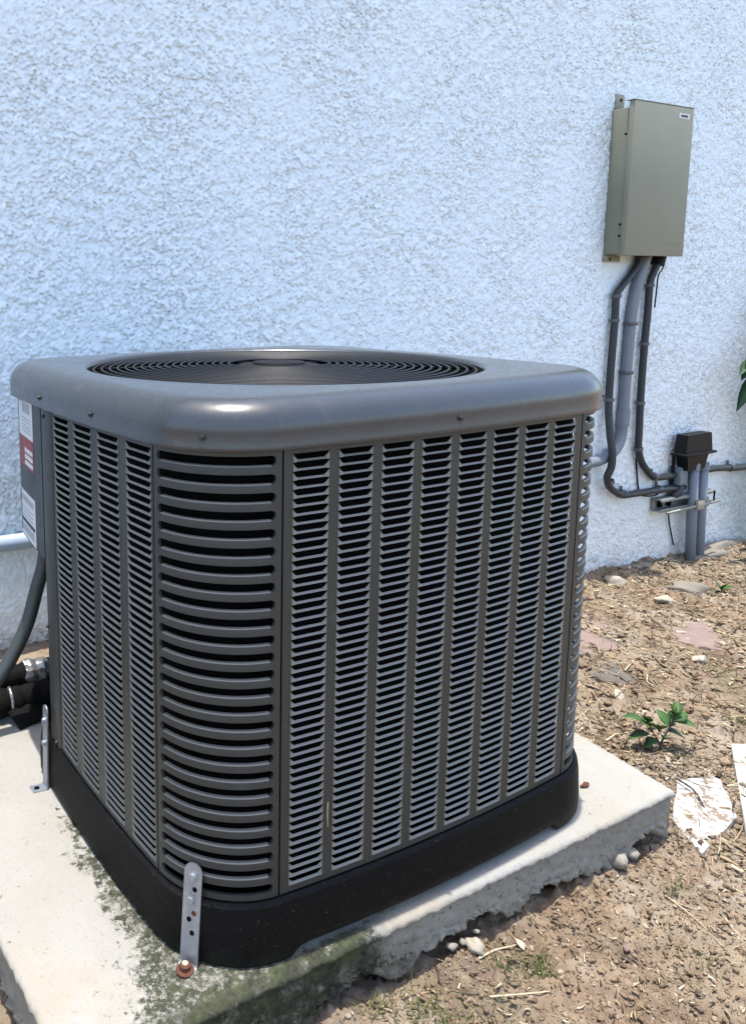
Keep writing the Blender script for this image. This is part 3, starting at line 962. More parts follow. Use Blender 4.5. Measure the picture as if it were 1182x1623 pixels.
# ---------------------------------------------------------------- hold-down straps
def strap(name_label, top, bot, foot_dir, width_dir, w, foot_len, bolts, rusty):
    t_ = empty('hold_down_strap', bot, name_label, 'metal strap')
    top, bot = Vector(top), Vector(bot); wd = Vector(width_dir).normalized(); fd = Vector(foot_dir).normalized()
    path = []
    axis_ = (bot-top)
    nrm = axis_.normalized().cross(wd).normalized()
    if nrm.dot(fd) < 0: nrm = -nrm
    for q in np.linspace(0, 1, 10): path.append(top+axis_*q)
    path += [bot+fd*.002+Vector((0, 0, -.0025)), bot+fd*.006+Vector((0, 0, -.0035)), bot+fd*foot_len+Vector((0, 0, -.0035))]
    V = []; Fs = []; n = len(path)
    for i, p in enumerate(path):
        d = (path[min(i+1, n-1)]-path[max(i-1, 0)]).normalized(); nn = d.cross(wd).normalized()
        if nn.dot(fd+Vector((0, 0, 1))) < 0: nn = -nn
        hw = w/2
        if i == 0: hw = w*.30
        if i == 1 and False: hw = w*.48
        V += [p-wd*hw+nn*.0012, p+wd*hw+nn*.0012, p+wd*hw-nn*.0012, p-wd*hw-nn*.0012]
    # rounded head
    Vh = []; k0 = 10
    up = -axis_.normalized()
    for k in range(k0+1):
        a_ = math.pi*k/k0
        c_ = top+axis_*.0+wd*math.cos(a_)*w/2+up*math.sin(a_)*w/2
        Vh += [c_+nrm*.0012, c_-nrm*.0012]
    V[0:4] = [top-wd*w/2+nrm*.0012, top+wd*w/2+nrm*.0012, top+wd*w/2-nrm*.0012, top-wd*w/2-nrm*.0012]
    for i in range(n-1):
        for q in range(4):
            q2 = (q+1) % 4
            Fs.append((i*4+q, i*4+q2, (i+1)*4+q2, (i+1)*4+q))
    Fs.append(((n-1)*4, (n-1)*4+1, (n-1)*4+2, (n-1)*4+3))
    m = MB().add(V, Fs)
    m.add(Vh, [tuple(range(0, 2*k0+2, 2)), tuple(range(2*k0+1, 0, -2))]+[(2*k, 2*k+1, 2*k+3, 2*k+2) for k in range(k0)])
    m.build('plate', M['galv'], t_, sharp=30)
    for q, side, kind in bolts:
        p = top+axis_*q+wd*side*w+nrm*.0012
        if kind == 'screw':
            MB().lathe([(.0075, 0), (.0075, .0012), (.0052, .0014), (.0050, .0048), (.0046, .0052), (.0001, .0052)], p-nrm*.0003, nrm, 6 if False else 12).build('screw_head', M['galv'], t_, sharp=35)
        else:
            MB().lathe([(.0034, .0), (.0034, .0004), (.0001, .0004)], p, nrm, 12).build('hole', M['gap'] if kind == 'hole' else M['rust'], t_, sharp=35)
    fp = bot+fd*(foot_len*.62)+Vector((0, 0, -.0022))
    if rusty:
        MB().lathe([(.0122, -.001), (.0126, .0013), (.0108, .0022), (.0075, .0026), (.0075, .0085), (.0055, .0100), (.0001, .0104)], fp, (0, 0, 1), 12).build('anchor_bolt', M['rust'], t_, sharp=35)
        MB().lathe([(.0042, .0102), (.0042, .0110), (.0032, .0115), (.0001, .0115)], fp, (0, 0, 1), 12).build('bolt_tip', M['limestone'], t_, sharp=35)
    else:
        MB().lathe([(.0052, .0), (.0052, .0004), (.0001, .0004)], fp, (0, 0, 1), 12).build('hole', M['gap'], t_, sharp=35)
    return t_
an = R(214.5)
nd = Vector((math.cos(an), math.sin(an), 0)); wd = Vector((-math.sin(an), math.cos(an), 0))
cc = Vector((CC, CC, 0))
strap('galvanised hold-down strap with rusty anchor bolt on the nearest corner of the condenser',
      cc+nd*(RC+.0042)+Vector((0, 0, .124)), cc+nd*(RC+.0205)+Vector((0, 0, .004)), nd, wd, .0255, .018,
      [(.04, 0, 'screw'), (.30, -.05, 'screw'), (.18, .14, 'hole'), (.44, .16, 'rust'), (.52, -.1, 'hole'), (.66, .1, 'hole')], True)
strap('short galvanised hold-down strap at the far left end of the black base',
      (-.0215, .513, .140), (-.0285, .505, .004), (-1, .12, 0), (0, 1, 0), .022, .026,
      [(.12, 0, 'screw'), (.42, 0, 'screw')], False)

# ---------------------------------------------------------------- beige wall box
bx0, bx1, bz0, bz1, by = 2.348, 2.700, .990, 1.521, 1.028
ub = empty('utility_box', ((bx0+bx1)/2, WY, bz0), 'beige metal electrical box mounted high on the blue stucco wall', 'electrical box')
m = MB().box(((bx0+bx1)/2+.004, (by+.012+WY-.004)/2, (bz0+bz1)/2-.006), (bx1-bx0-.016, WY-.004-by-.012, bz1-bz0-.026), .003)
m.build('cabinet', M['beige'], ub, sharp=30)
d_ = MB().box(((bx0+bx1)/2, by+.008, (bz0+bz1)/2), (bx1-bx0, .020, bz1-bz0), .004).build('door', M['beige'], ub, sharp=30)
MB().box(((bx0+bx1)/2, by+.013, bz1+.0015), (bx1-bx0+.006, .030, .003), .001).build('rain_lip', M['beige'], ub, sharp=30)
MB().box((2.640, by-.0024, 1.489), (.062, .0012, .018)).build('name_tag', M['label'], d_, smooth=False)
MB().box((2.640, by-.0033, 1.489), (.040, .0010, .008)).build('tag_print', M['ink'], d_, smooth=False)
m = MB()
for k in range(7): m.box((2.600+k*.011, by-.0022, 1.037+.002*math.sin(k*1.7)), (.007, .0012, .010), .0004)
m.build('embossed_mark', M['beige'], d_, sharp=30)
m = MB().box((2.395, WY-.006, 1.532), (.05, .004, .055), .0015); m.build('mounting_tab', M['beige'], ub, sharp=30)
MB().lathe([(.006, 0), (.006, .001), (.0001, .001)], (2.400, WY-.0081, 1.540), (0, -1, 0), 12).build('tab_hole', M['gap'], ub)
m = MB().box((2.40, WY-.012, .982), (.09, .006, .022), .0015); m.build('mounting_tab', M['beige'], ub, sharp=30)
MB().lathe([(.005, 0), (.005, .001), (.0001, .001)], (2.385, WY-.0152, .980), (0, -1, 0), 12).build('tab_hole', M['gap'], ub)
for zz in (1.41, 1.10, 1.06):
    MB().lathe([(.004, 0), (.004, .003), (.0001, .003)], (bx0+.0045, by+.026, zz), (-1, 0, 0), 10).build('hinge_pin', M['gap'], ub)

# ---------------------------------------------------------------- conduits on the wall
def clip_ring(p, d, r_, parent, name='pipe_clip', mat=None):
    d = Vector(d).normalized()
    m = MB().lathe([(r_*.96, -.006), (r_*1.22, -.006), (r_*1.26, -.004), (r_*1.26, .004), (r_*1.22, .006), (r_*.96, .006)], p, d, 18)
    q = Vector((1, 0, 0)) if abs(d.x) < .7 else Vector((0, 0, 1))
    c = Vector(p)+q*r_*1.5+Vector((0, .012, 0)); m.box(c, (.020 if abs(d.x) < .7 else .011, .006, .011 if abs(d.x) < .7 else .020), .001)
    return m.build(name, mat or M['clip'], parent, sharp=35)
YA = 1.095
A = [(2.549, .990), (2.540, .965), (2.509, .931), (2.447, .878), (2.423, .844), (2.423, .751), (2.419, .587), (2.421, .444), (2.436, .347), (2.459, .262), (2.459, .21), (2.440, .17), (2.455, .130), (2.500, .098), (2.547, .079), (2.647, .074), (2.793, .069), (2.95, .060)]
ca = empty('flexible_conduit', (2.42, YA, .05), 'dark flexible conduit looping from the beige box down beside the condenser lid', 'conduit')
MB().tube(spline([(x_-1.45*da, YA-da, z_) for x_, z_ in A for da in [.036*max(0, 1-abs(z_-.235)/.19)]]), .0133, 14).build('hose', M['flex'], ca)
for (x_, z_), d in (((2.423, .846), (0, 0, 1)), ((2.423, .756), (0, 0, 1)), ((2.422, .46), (.05, 0, 1)), ((2.424, .150), (.3, 0, -1)), ((2.551, .080), (1, 0, -.2)), ((2.78, .070), (1, 0, 0))):
    clip_ring((x_, YA-.022 if abs(z_-.15) < .01 else YA, z_), d, .0136, ca)
B = [(2.588, .995), (2.575, .965), (2.549, .905), (2.530, .831), (2.519, .744), (2.514, .558), (2.514, .420), (2.514, .350), (2.508, .305), (2.485, .268), (2.440, .242), (2.385, .230), (2.345, .229), (2.2, .229), (1.2, .249), (.1, .273), (-1.2, .300)]
cb_ = empty('plastic_conduit', (2.5, YA+.002, .2), 'grey plastic conduit in the middle below the beige box, bending left behind the condenser', 'conduit')
pts = spline([(x_, YA, z_) for x_, z_ in B])
k0 = 8*12+6
MB().tube(pts[:k0+1], .0192, 16).build('straight_pipe', M['pvc'], cb_)
MB().tube(pts[k0:], .0205, 16).build('painted_pipe', M['pvcw'], cb_)
MB().tube([(2.5142, YA, .418), (2.5142, YA, .352)], .0232, 18).build('coupling', M['pvc'], cb_, sharp=40)
for (x_, z_) in ((2.519, .742), (2.514, .558)): clip_ring((x_, YA, z_), (0, 0, 1), .0195, cb_)
Cc = [(2.668, .996), (2.658, .965), (2.639, .935), (2.620, .889), (2.619, .769), (2.614, .661), (2.614, .479), (2.620, .329), (2.624, .255), (2.645, .206), (2.685, .163), (2.732, .130), (2.787, .119), (2.916, .119), (3.051, .112), (3.166, .112), (3.287, .102), (3.422, .092), (4.3, .07)]
cc_ = empty('flexible_conduit', (2.62, YA, .1), 'dark flexible conduit dropping from the right end of the beige box and running right', 'conduit')
MB().tube(spline([(x_, YA, z_) for x_, z_ in Cc]), .0133, 14).build('hose', M['flex'], cc_)
MB().tube([(2.672, YA, 1.0), (2.660, YA, .962)], .0235, 14).build('gland', M['black'], cc_, sharp=40)
for (x_, z_), d in (((2.620, .884), (0, 0, 1)), ((2.614, .662), (0, 0, 1)), ((2.615, .434), (0, 0, 1)), ((2.624, .252), (.2, 0, -1)), ((2.742, .127), (1, 0, -.3)), ((3.287, .102), (1, 0, 0))):
    clip_ring((x_, YA, z_), d, .0136, cc_)
MB().tube(spline([(2.690, YA-.01, .985), (2.672, YA-.012, .945), (2.640, YA-.018, .92), (2.632, YA-.02, .86), (2.628, YA-.02, .80)]), .0028, 6).build('thin_wire', M['black'], cc_)
w_ = MB().tube(spline([(2.632, 1.108, .25), (2.645, 1.11, .18), (2.668, 1.11, .085), (2.69, 1.108, .055), (2.76, 1.10, .046), (2.83, 1.10, .066)]), .0032, 6).build('loose_wire', M['black'])
tag(w_, 'thin black loose wire drooping on the wall left of the metal bracket', 'wire')
w_ = MB().tube(spline([(2.872, 1.10, .01), (2.88, 1.105, -.06), (2.91, 1.108, -.13), (2.935, 1.108, -.19)]), .0030, 6).build('loose_wire', M['black'])
tag(w_, 'thin wire hanging below the metal bracket beside the ground pipes', 'wire')

# two pipes rising from the ground to the black junction box
for (x0, z0, x1, z1), lab in (((2.962, .165, 2.988, -.34), 'left of two grey pipes rising from soil to the black junction box'), ((3.030, .16, 3.048, -.34), 'right of two grey pipes rising from soil to the black junction box')):
    o = empty('riser_pipe', (x1, 1.072, -.28), lab, 'pipe', 'grey pipes under the black junction box')
    MB().tube([(x0, 1.068, z0), (x0*.5+x1*.5, 1.066, z0*.5+z1*.5), (x1, 1.062, z1)], .0195, 16).build('pipe', M['pvc'], o)
    MB().tube([(x0, 1.068, z0-.004), (x0+.001, 1.068, z0-.03)], .0225, 16).build('collar', M['pvc'], o, sharp=40)
jb = empty('junction_box', (2.96, 1.07, .14), 'small black plastic junction box on top of two grey pipes', 'junction box')
def frustum(m, z0, z1, a, b):
    (ax0, ax1, ay0, ay1), (bx0_, bx1_, by0, by1) = a, b
    m.add([(ax0, ay0, z0), (ax1, ay0, z0), (ax1, ay1, z0), (ax0, ay1, z0), (bx0_, by0, z1), (bx1_, by0, z1), (bx1_, by1, z1), (bx0_, by1, z1)],
          [(3, 2, 1, 0), (4, 5, 6, 7), (0, 1, 5, 4), (1, 2, 6, 5), (2, 3, 7, 6), (3, 0, 4, 7)]); return m
jy0, jy1 = 1.043, 1.092
frustum(MB(), .214, .288, (2.858, 3.040, jy0, jy1), (2.868, 3.032, jy0+.004, jy1)).build('cover', M['black'], jb, smooth=False)
MB().box((2.949, (jy0+jy1)/2-.003, .208), (.212, jy1-jy0+.014, .010), .002).build('flange', M['black'], jb, sharp=30)
frustum(MB(), .140, .203, (2.892, 3.008, jy0+.008, jy1), (2.876, 3.024, jy0+.004, jy1)).build('body', M['black'], jb, smooth=False)
MB().box((2.868, jy1+.004, .14), (.010, .010, .12), .002).build('latch', M['black'], jb, sharp=30)
MB().box((2.905, 1.092, .115), (.055, .045, .075), .004).build('side_fitting', M['pvc'], jb, sharp=30)
MB().tube([(2.908, 1.085, .08), (2.900, 1.085, .045), (2.86, 1.085, .03)], .0165, 12).build('elbow', M['flex'], jb)

br = empty('strut_bracket', (2.95, 1.09, -.01), 'short zinc channel bracket clamping the two grey pipes to the wall', 'bracket')
ROTB = Matrix.Rotation(R(1.0), 3, 'Y')
m = MB()
m.box((2.95, 1.108, .004), (.378, .005, .046), .001, ROTB)
m.box((2.95, 1.090, .028), (.378, .040, .005), .001, ROTB)
m.box((2.95, 1.090, -.020), (.378, .040, .005), .001, ROTB)
m.box((2.95, 1.071, .023), (.378, .004, .010), .001, ROTB)
m.box((2.95, 1.071, -.016), (.378, .004, .010), .001, ROTB)
m.build('channel', M['zinc'], br, sharp=30)
MB().tube([(2.765, 1.046, -.016), (3.00, 1.040, -.010), (3.125, 1.046, -.012)], .0055, 8).build('threaded_rod', M['zinc'], br)
for x_ in (2.975, 3.038):
    MB().tube([(x_, 1.066, .012), (x_+.002, 1.065, -.024)], .0235, 16).build('pipe_clamp', M['zinc'], br, sharp=40)
MB().box((2.972, 1.036, -.008), (.045, .012, .036), .003).build('clamp_block', M['limestone'], br, sharp=30)
for x_ in (2.80, 2.86): MB().box((x_, 1.098, .004), (.018, .012, .022), .001).build('slot', M['gap'], br, smooth=False)
MB().box((3.105, 1.055, .010), (.006, .006, .046), .001).build('end_pin', M['black'], br, smooth=False)

# ---------------------------------------------------------------- services at the left of the machine
wh = empty('electrical_whip', (-.02, .64, .3), 'grey flexible electrical whip hanging from the control box at left', 'conduit')
pts = spline([(0.063, .722, 0.393), (0.056, .722, 0.338), (0.041, .722, 0.293), (0.019, .722, 0.224), (-0.009, .722, 0.170), (-0.048, .722, 0.117), (-0.107, .722, 0.066), (-.22, .80, .03), (-.32, .97, .06), (-.36, 1.09, .12)])
MB().tube(pts, .0145, 14).build('hose', M['whip'], wh)
MB().tube([(0.0627, .722, .416), (0.0597, .722, 0.373)], .0195, 12).build('gland', M['gap'], wh, sharp=40)
ls = empty('refrigerant_line', (.02, .80, .07), 'black insulated refrigerant line with foil tape entering the back of the condenser', 'pipe')
pts = spline([(.20, .80, .072), (.10, .80, .072), (.05, .80, .073), (-.015, .80, .075), (-.09, .81, .076), (-.20, .85, .06), (-.34, .98, .05), (-.40, 1.10, .06)])
rr = [.024+.0013*math.sin(i*2.1) for i in range(len(pts))]
MB().tube(pts, rr, 16).build('insulation', M['insul'], ls)
q = [Vector((.085, .80, .0725)), Vector((.07, .80, .073)), Vector((.055, .80, .0735)), Vector((.040, .80, .074)), Vector((.028, .80, .0745))]
tp = MB().tube(q, [.0255, .0285, .0262, .0290, .0265], 14)
g_ = np.random.default_rng(5)
tp.v = [tuple(np.array(v)+g_.normal(0, .0016, 3)) for v in tp.v]
tp.build('foil_tape', M['foil'], ls, smooth=False)
ls2 = empty('refrigerant_line', (.02, .78, .03), 'thicker black wrapped pipe lying on the pad below the taped line', 'pipe')
pts = spline([(.20, .79, .04), (.10, .782, .036), (.03, .780, .034), (-.02, .778, .034), (-.10, .785, .036), (-.22, .84, .04), (-.36, .98, .045)])
rr = [.031+.002*math.sin(i*1.3) for i in range(len(pts))]
MB().tube(pts, rr, 16).build('wrapping', M['insul'], ls2)
MB().tube([(-.008, .778, .034), (-.014, .778, .034)], .0325, 16).build('foil_edge', M['foil'], ls2)
m = MB(); V = []; Fs = []
nx_, ny_ = 10, 6
for i in range(nx_):
    for j in range(ny_):
        u, v = i/(nx_-1), j/(ny_-1)
        V.append((-.03+.13*u+.02*v, .765-.055*v+.02*u*v, .030-.024*v+.006*math.sin(u*5)+.004*math.sin(v*4+u*3)))
for i in range(nx_-1):
    for j in range(ny_-1):
        a_ = i*ny_+j; Fs.append((a_, a_+1, a_+ny_+1, a_+ny_))
nV = len(V); V2 = V+[(p[0], p[1], p[2]-.003) for p in V]; Fs2 = Fs+[tuple(k+nV for k in f[::-1]) for f in Fs]
rim = [i*ny_ for i in range(nx_)]+[(nx_-1)*ny_+j for j in range(1, ny_)]+[i*ny_+ny_-1 for i in range(nx_-2, -1, -1)]+[j for j in range(ny_-2, 0, -1)]
for a_, b_ in zip(rim, rim[1:]+rim[:1]): Fs2.append((a_, b_, b_+nV, a_+nV))
o = MB().add(V2, Fs2).build('rubber_flap', M['insul'])
tag(o, 'flat black offcut of rubber lying on the pad under the pipes', 'rubber')

# ---------------------------------------------------------------- slabs, boards and fragments lying on the soil
def plate(name, poly, th, mat, label, cat, sub=6, seed=0, jag=.004, lift=.004, group=None):
    """an irregular flat piece following the soil, with thickness"""
    g_ = np.random.default_rng(seed)
    P = [Vector(p) for p in poly]; ring = []
    for i in range(len(P)):
        a, b = P[i], P[(i+1) % len(P)]
        for k in range(sub):
            q = a.lerp(b, k/sub)
            if k or jag > .003: q = q+Vector(g_.normal(0, jag, 2))
            ring.append(q)
    c = sum(ring, Vector((0, 0)))/len(ring)
    # best fit plane through the soil heights
    A_ = np.array([[p.x, p.y, 1] for p in ring]); zz = np.array([gpt(p.x, p.y) for p in ring])
    co, *_ = np.linalg.lstsq(A_, zz, rcond=None)
    zf = lambda p: co[0]*p.x+co[1]*p.y+co[2]+lift
    n = len(ring); V = []; Fs = []
    levels = [(1.0, -th), (1.0, -.004), (.99, -.001), (.97, 0.0), (.85, .0), (.6, .0), (.25, 0)]
    for s_, dz in levels:
        for p in ring:
            q = c+(p-c)*s_; V.append((q.x, q.y, zf(q)+dz+(g_.normal(0, max(.0006, jag*.35)) if s_ < 1 else 0)))
    for r_ in range(len(levels)-1):
        for k in range(n):
            k2 = (k+1) % n; Fs.append((r_*n+k, r_*n+k2, (r_+1)*n+k2, (r_+1)*n+k))
    Fs.append(tuple((len(levels)-1)*n+k for k in range(n)))
    o = MB().add(V, Fs).build(name, mat, None, sharp=35)
    return tag(o, label, cat, group)
plate('paving_stone', [(1.861, .785), (1.956, .699), (1.738, .579), (1.567, .598)], .03, M['paver'], 'flat pinkish paving stone half hidden behind the right edge of the condenser', 'paving stone', seed=1, lift=.004, jag=.003, sub=9)
plate('paving_stone', [(2.115, .704), (2.261, .617), (2.103, .442), (2.013, .537)], .03, M['paver'], 'flat pinkish paving stone in the soil further right, nearer the pipes', 'paving stone', seed=2, lift=.004, jag=.003, sub=9)
plate('felt_scrap', [(1.60, .585), (1.65, .565), (1.59, .43), (1.522, .41), (1.475, .482)], .008, M['felt'], 'dirty dark grey scrap of felt on the soil beside the condenser', 'fabric scrap', seed=3, jag=.008, lift=.0035)
plate('white_board', [(1.433, .113), (1.62, .02), (1.24, -.16), (1.06, -.105)], .012, M['board'], 'clean white painted board at the right edge of the picture', 'board', seed=4, jag=.0, lift=.012)
plate('white_board', [(1.151, .069), (1.255, .046), (1.139, -.05), (.953, -.087), (1.000, -.008)], .010, M['speckled'], 'white board speckled with soil at the right corner of the pad', 'board', seed=5, jag=.001, lift=.0065)
def fragment(c, r3, rz, seed, label):
    me = rock_mesh('plaster_fragment', seed, 4, 1.0, .35)
    me.transform(Matrix.Translation(c) @ Matrix.Rotation(rz, 4, 'Z') @ Matrix.Diagonal((*r3, 1)))
    o = obj('plaster_fragment', me, M['plaster']); me.set_sharp_from_angle(angle=R(30))
    tag(o, label, 'plaster')
fragment((3.20, 1.075, -.262), (.24, .060, .040), .06, 301, 'broken slab of plaster at the foot of the wall right of the pipes')
fragment((2.62, 1.100, -.245), (.20, .035, .026), -.02, 302, 'crumbling ledge of plaster at the foot of the wall left of the pipes')

# ---------------------------------------------------------------- stones one can pick out
def stone(p, r_, mat, label, seed, sink=.42, sx=1.25):
    me = rock_mesh('stone', seed, 3, .65, .30)
    x_, y_ = p
    me.transform(Matrix.Translation((x_, y_, gpt(x_, y_)+r_*.65*(1-sink*1.6))) @ Matrix.Rotation(seed*1.9, 4, 'Z') @ Matrix.Diagonal((r_*sx, r_, r_, 1)))
    o = obj('stone', me, mat); me.set_sharp_from_angle(angle=R(38))
    tag(o, label, 'stone', 'loose stones on the soil')
stone((2.391, .997), .030, M['limestone'], 'white rounded stone on the soil close to the wall by the condenser', 1)
stone((1.439, .376), .020, M['limestone'], 'cream stone on the soil just below the grey felt scrap', 2)
stone((2.532, .819), .045, M['plaster'], 'large flat tan stone on the soil in front of the grey pipes', 3, sx=1.7)
stone((1.911, .436), .020, M['limestone'], 'cream stone in front of the further pink paving stone', 5)
stone((.440, -.047), .016, M['limestone'], 'cream stone in the shadow under the ragged front edge of the pad', 6, .1, .9)
stone((.651, -.147), .0065, M['paver'], 'small round pinkish pebble in the bare soil in front of the pad', 7, .2)
stone((2.352, .799), .028, M['limestone'], 'pale chalky stone behind the two pink paving stones', 8)

# ---------------------------------------------------------------- twigs
def twig(pts, r_, mat, label, cat='twig', lift=.004):
    P = [(x_, y_, gpt(x_, y_)+lift) for x_, y_ in pts]
    sp = spline(P, 6); n = len(sp)
    rr = [r_*(1-.55*i/n)*(1+.15*math.sin(i*2.3)) for i in range(n)]
    o = MB().tube(sp, rr, 7).build('twig', mat)
    tag(o, label, cat)
twig([(.801, -.113), (.785, -.168), (.763, -.221)], .0013, M['straw'], 'long pale straw stalk lying on the soil at lower right', 'stalk')
twig([(.798, -.115), (.800, -.140), (.807, -.161)], .0011, M['straw'], 'short pale stalk crossing the top of the long straw stalk', 'stalk')
twig([(.821, -.192), (.814, -.212), (.800, -.250)], .0012, M['straw'], 'pale straw stalk near the right edge of the picture', 'stalk')
twig([(.370, -.042), (.359, -.068), (.395, -.113)], .0014, M['darktwig'], 'dark curved twig on the soil near the bottom of the picture')
twig([(.395, -.113), (.44, -.137), (.488, -.159)], .0014, M['straw'], 'pale dry stem continuing the dark curved twig at the bottom', 'stem')
twig([(.430, -.063), (.473, -.058), (.503, -.067), (.533, -.063)], .0017, M['straw'], 'bent pale twig below the ragged edge of the pad')
twig([(1.615, .472), (1.66, .485), (1.729, .498)], .0022, M['straw'], 'dry stem lying across the soil beside the felt scrap', 'stem')
twig([(1.63, .42), (1.60, .40), (1.58, .36)], .0020, M['straw'], 'forked pale straw bent down beside the cream stone', 'stalk')
twig([(1.184, .241), (1.23, .25), (1.27, .26)], .0022, M['straw'], 'short pale stick at the back edge of the pad behind the condenser base', 'stick')
twig([(1.14, .063), (1.126, .021), (1.09, -.024)], .0022, M['darktwig'], 'thin dark twig curving across the speckled white board', lift=.010)
twig([(.918, -.154), (.919, -.181), (.91, -.21)], .0014, M['straw'], 'short pale stalk at the right edge above the long stalks', 'stalk')
twig([(1.70, .60), (1.60, .44), (1.52, .30)], .0020, M['darktwig'], 'long dark twig running from the paving stone toward the weed')
# bits caught on the machine and the pad
o = MB().tube([(.1895, -.0095, .205), (.1892, -.0092, .188), (.1896, -.010, .170)], .0008, 6).build('straw_bit', M['straw']); tag(o, 'pale bit of straw stuck upright in the front louvres', 'straw')
me = rock_mesh('rust_flake', 60, 2, .35, .4); me.transform(Matrix.Translation((.816, .043, .004)) @ Matrix.Diagonal((.011, .006, .010, 1)))
tag(obj('rust_flake', me, M['rust']), 'reddish rusty flake on the pad beside the right end of the base', 'rust flake')

# ---------------------------------------------------------------- plants
def leaf_shape(m, base, tip, width, nrm, curl=.2, n=7):
    base, tip = Vector(base), Vector(tip); ax = tip-base; L_ = ax.length
    sd = ax.cross(Vector(nrm)).normalized(); up = sd.cross(ax).normalized()
    V = []; Fs = []
    for i in range(n+1):
        q = i/n; w_ = width*math.sin(math.pi*min(1, q**.75))*.5+.0002
        c = base+ax*q+up*(-curl*L_*q*q+curl*.5*L_*q)
        V += [c-sd*w_+up*w_*.35, c, c+sd*w_+up*w_*.35, c-up*.0004]
    for i in range(n):
        a = i*4; b_ = a+4
        Fs += [(a, b_, b_+1, a+1), (a+1, b_+1, b_+2, a+2), (a, a+3, b_+3, b_), (a+2, b_+2, b_+3, a+3)]
    m.add(V, Fs)
def weed(name, p, h_, label, leaves, mat, stems):
    z0 = gpt(*p)-.004
    t_ = empty(name, (p[0], p[1], z0), label, 'weed')
    for s_ in stems:
        MB().tube(spline([(p[0]+a*h_, p[1]+b*h_, z0+c*h_) for a, b, c in s_], 5), [.0022*(1-.5*i/(5*(len(s_)-1))) for i in range(5*(len(s_)-1)+1)], 6).build('stem', M['darktwig'], t_)
    for (a, b, c), (d, e, f), w_ in leaves:
        m = MB(); leaf_shape(m, (p[0]+a*h_, p[1]+b*h_, z0+c*h_), (p[0]+d*h_, p[1]+e*h_, z0+f*h_), w_*h_, (0, 0, 1))
        m.build('leaf', mat, t_)
rx, ry = .92, -.38          # across the view
def V_(s_, d_, z_): return (s_*rx+d_*.4, s_*ry+d_*.9, z_)
weed('young_weed', (1.265, .172), .090, 'young green weed with oval leaves sprouting behind the pad corner',
     [(V_(-.35, 0, .80), V_(-.95, .1, 1.02), .34), (V_(-.28, 0, .72), V_(-.40, -.35, 1.0), .40), (V_(-.30, 0, .55), V_(-.85, -.1, .52), .30),
      (V_(-.05, 0, .60), V_(-.20, -.25, .92), .34), (V_(.18, 0, .70), V_(.10, .3, 1.0), .34), (V_(.30, 0, .78), V_(.72, .1, .98), .46), (V_(.33, 0, .80), V_(.78, -.25, .80), .40),
      (V_(.20, 0, .55), V_(.62, -.1, .42), .34), (V_(.08, 0, .45), V_(-.08, -.3, .62), .28), (V_(-.2, 0, .62), V_(-.55, .3, .86), .30), (V_(-.1, 0, .4), V_(-.5, -.2, .33), .26), (V_(.38, 0, 1.0), V_(.55, .2, 1.22), .26), (V_(.36, 0, .95), V_(.2, -.2, 1.2), .24), (V_(-.34, 0, .82), V_(-.62, -.2, 1.16), .28), (V_(.1, 0, .35), V_(.45, .2, .25), .24), (V_(.25, 0, .66), V_(.40, .35, .62), .30)],
     M['leaf'], [[(0, 0, 0), V_(.02, 0, .22), V_(-.18, 0, .55), V_(-.36, 0, .86)], [V_(.02, 0, .2), V_(.15, 0, .5), V_(.30, 0, .80), V_(.42, .05, 1.18)]])
weed('tiny_weed', (2.689, .787), .06, 'tiny green weed on the soil in front of the grey pipes',
     [(V_(0, 0, .1), V_(-.9, 0, .5), .4), (V_(0, 0, .2), V_(.8, 0, .6), .4), (V_(0, 0, .3), V_(.1, -.4, .9), .4), (V_(0, 0, .2), V_(-.3, .3, .9), .35)], M['leaf'], [[(0, 0, 0), (0, 0, .3), (0, .02, .5)]])
# shrub standing just outside the right edge of the picture; its lowest leaves reach in
sh = empty('broadleaf_shrub', (3.45, .96, -.3), 'dark green shrub whose leaf tips reach in at the right edge', 'shrub')
for k, (sx, sy, top) in enumerate([(3.44, .95, 1.15), (3.52, .90, .95), (3.47, 1.00, .80)]):
    MB().tube(spline([(3.45+.02*k, .96, -.3), (3.46+.01*k, .96, .1), (sx, sy, top*.6), (sx+.03, sy-.02, top)], 6), [.011*(1-.6*i/18) for i in range(19)], 8).build('stem', M['darktwig'], sh)
sl = [((3.21, .98, .66), (3.110, .985, .575)), ((3.19, .99, .575), (3.075, .985, .530)), ((3.21, .99, .565), (3.090, .985, .510)),
      ((3.20, .98, .53), (3.075, .985, .382)), ((3.30, .97, .70), (3.205, .96, .60)), ((3.34, .97, .50), (3.24, .95, .34))]
g_ = np.random.default_rng(9)
for k in range(46):
    a_ = g_.uniform(0, 6.28); z_ = g_.uniform(.30, 1.15); q = g_.uniform(.03, .10)
    bx_, by_ = 3.47+q*math.cos(a_), .95+q*math.sin(a_)*.6
    L_ = g_.uniform(.12, .2)
    tp_ = (bx_+L_*math.cos(a_)*.85, min(1.07, by_+L_*math.sin(a_)*.85), z_-g_.uniform(-.02, .12))
    if tp_[0] > 3.30: sl.append(((bx_, by_, z_), tp_))
for b_, t_ in sl:
    m = MB(); leaf_shape(m, b_, t_, .052, (0, -.3, 1), .15); m.build('leaf', M['darkleaf'], sh)
for b_ in sl[:6]:
    MB().tube([b_[0], ((b_[0][0]+3.46)/2, (b_[0][1]+.96)/2, b_[0][2]+.03), (3.47, .96, b_[0][2]-.02)], .003, 6).build('twig', M['darktwig'], sh)

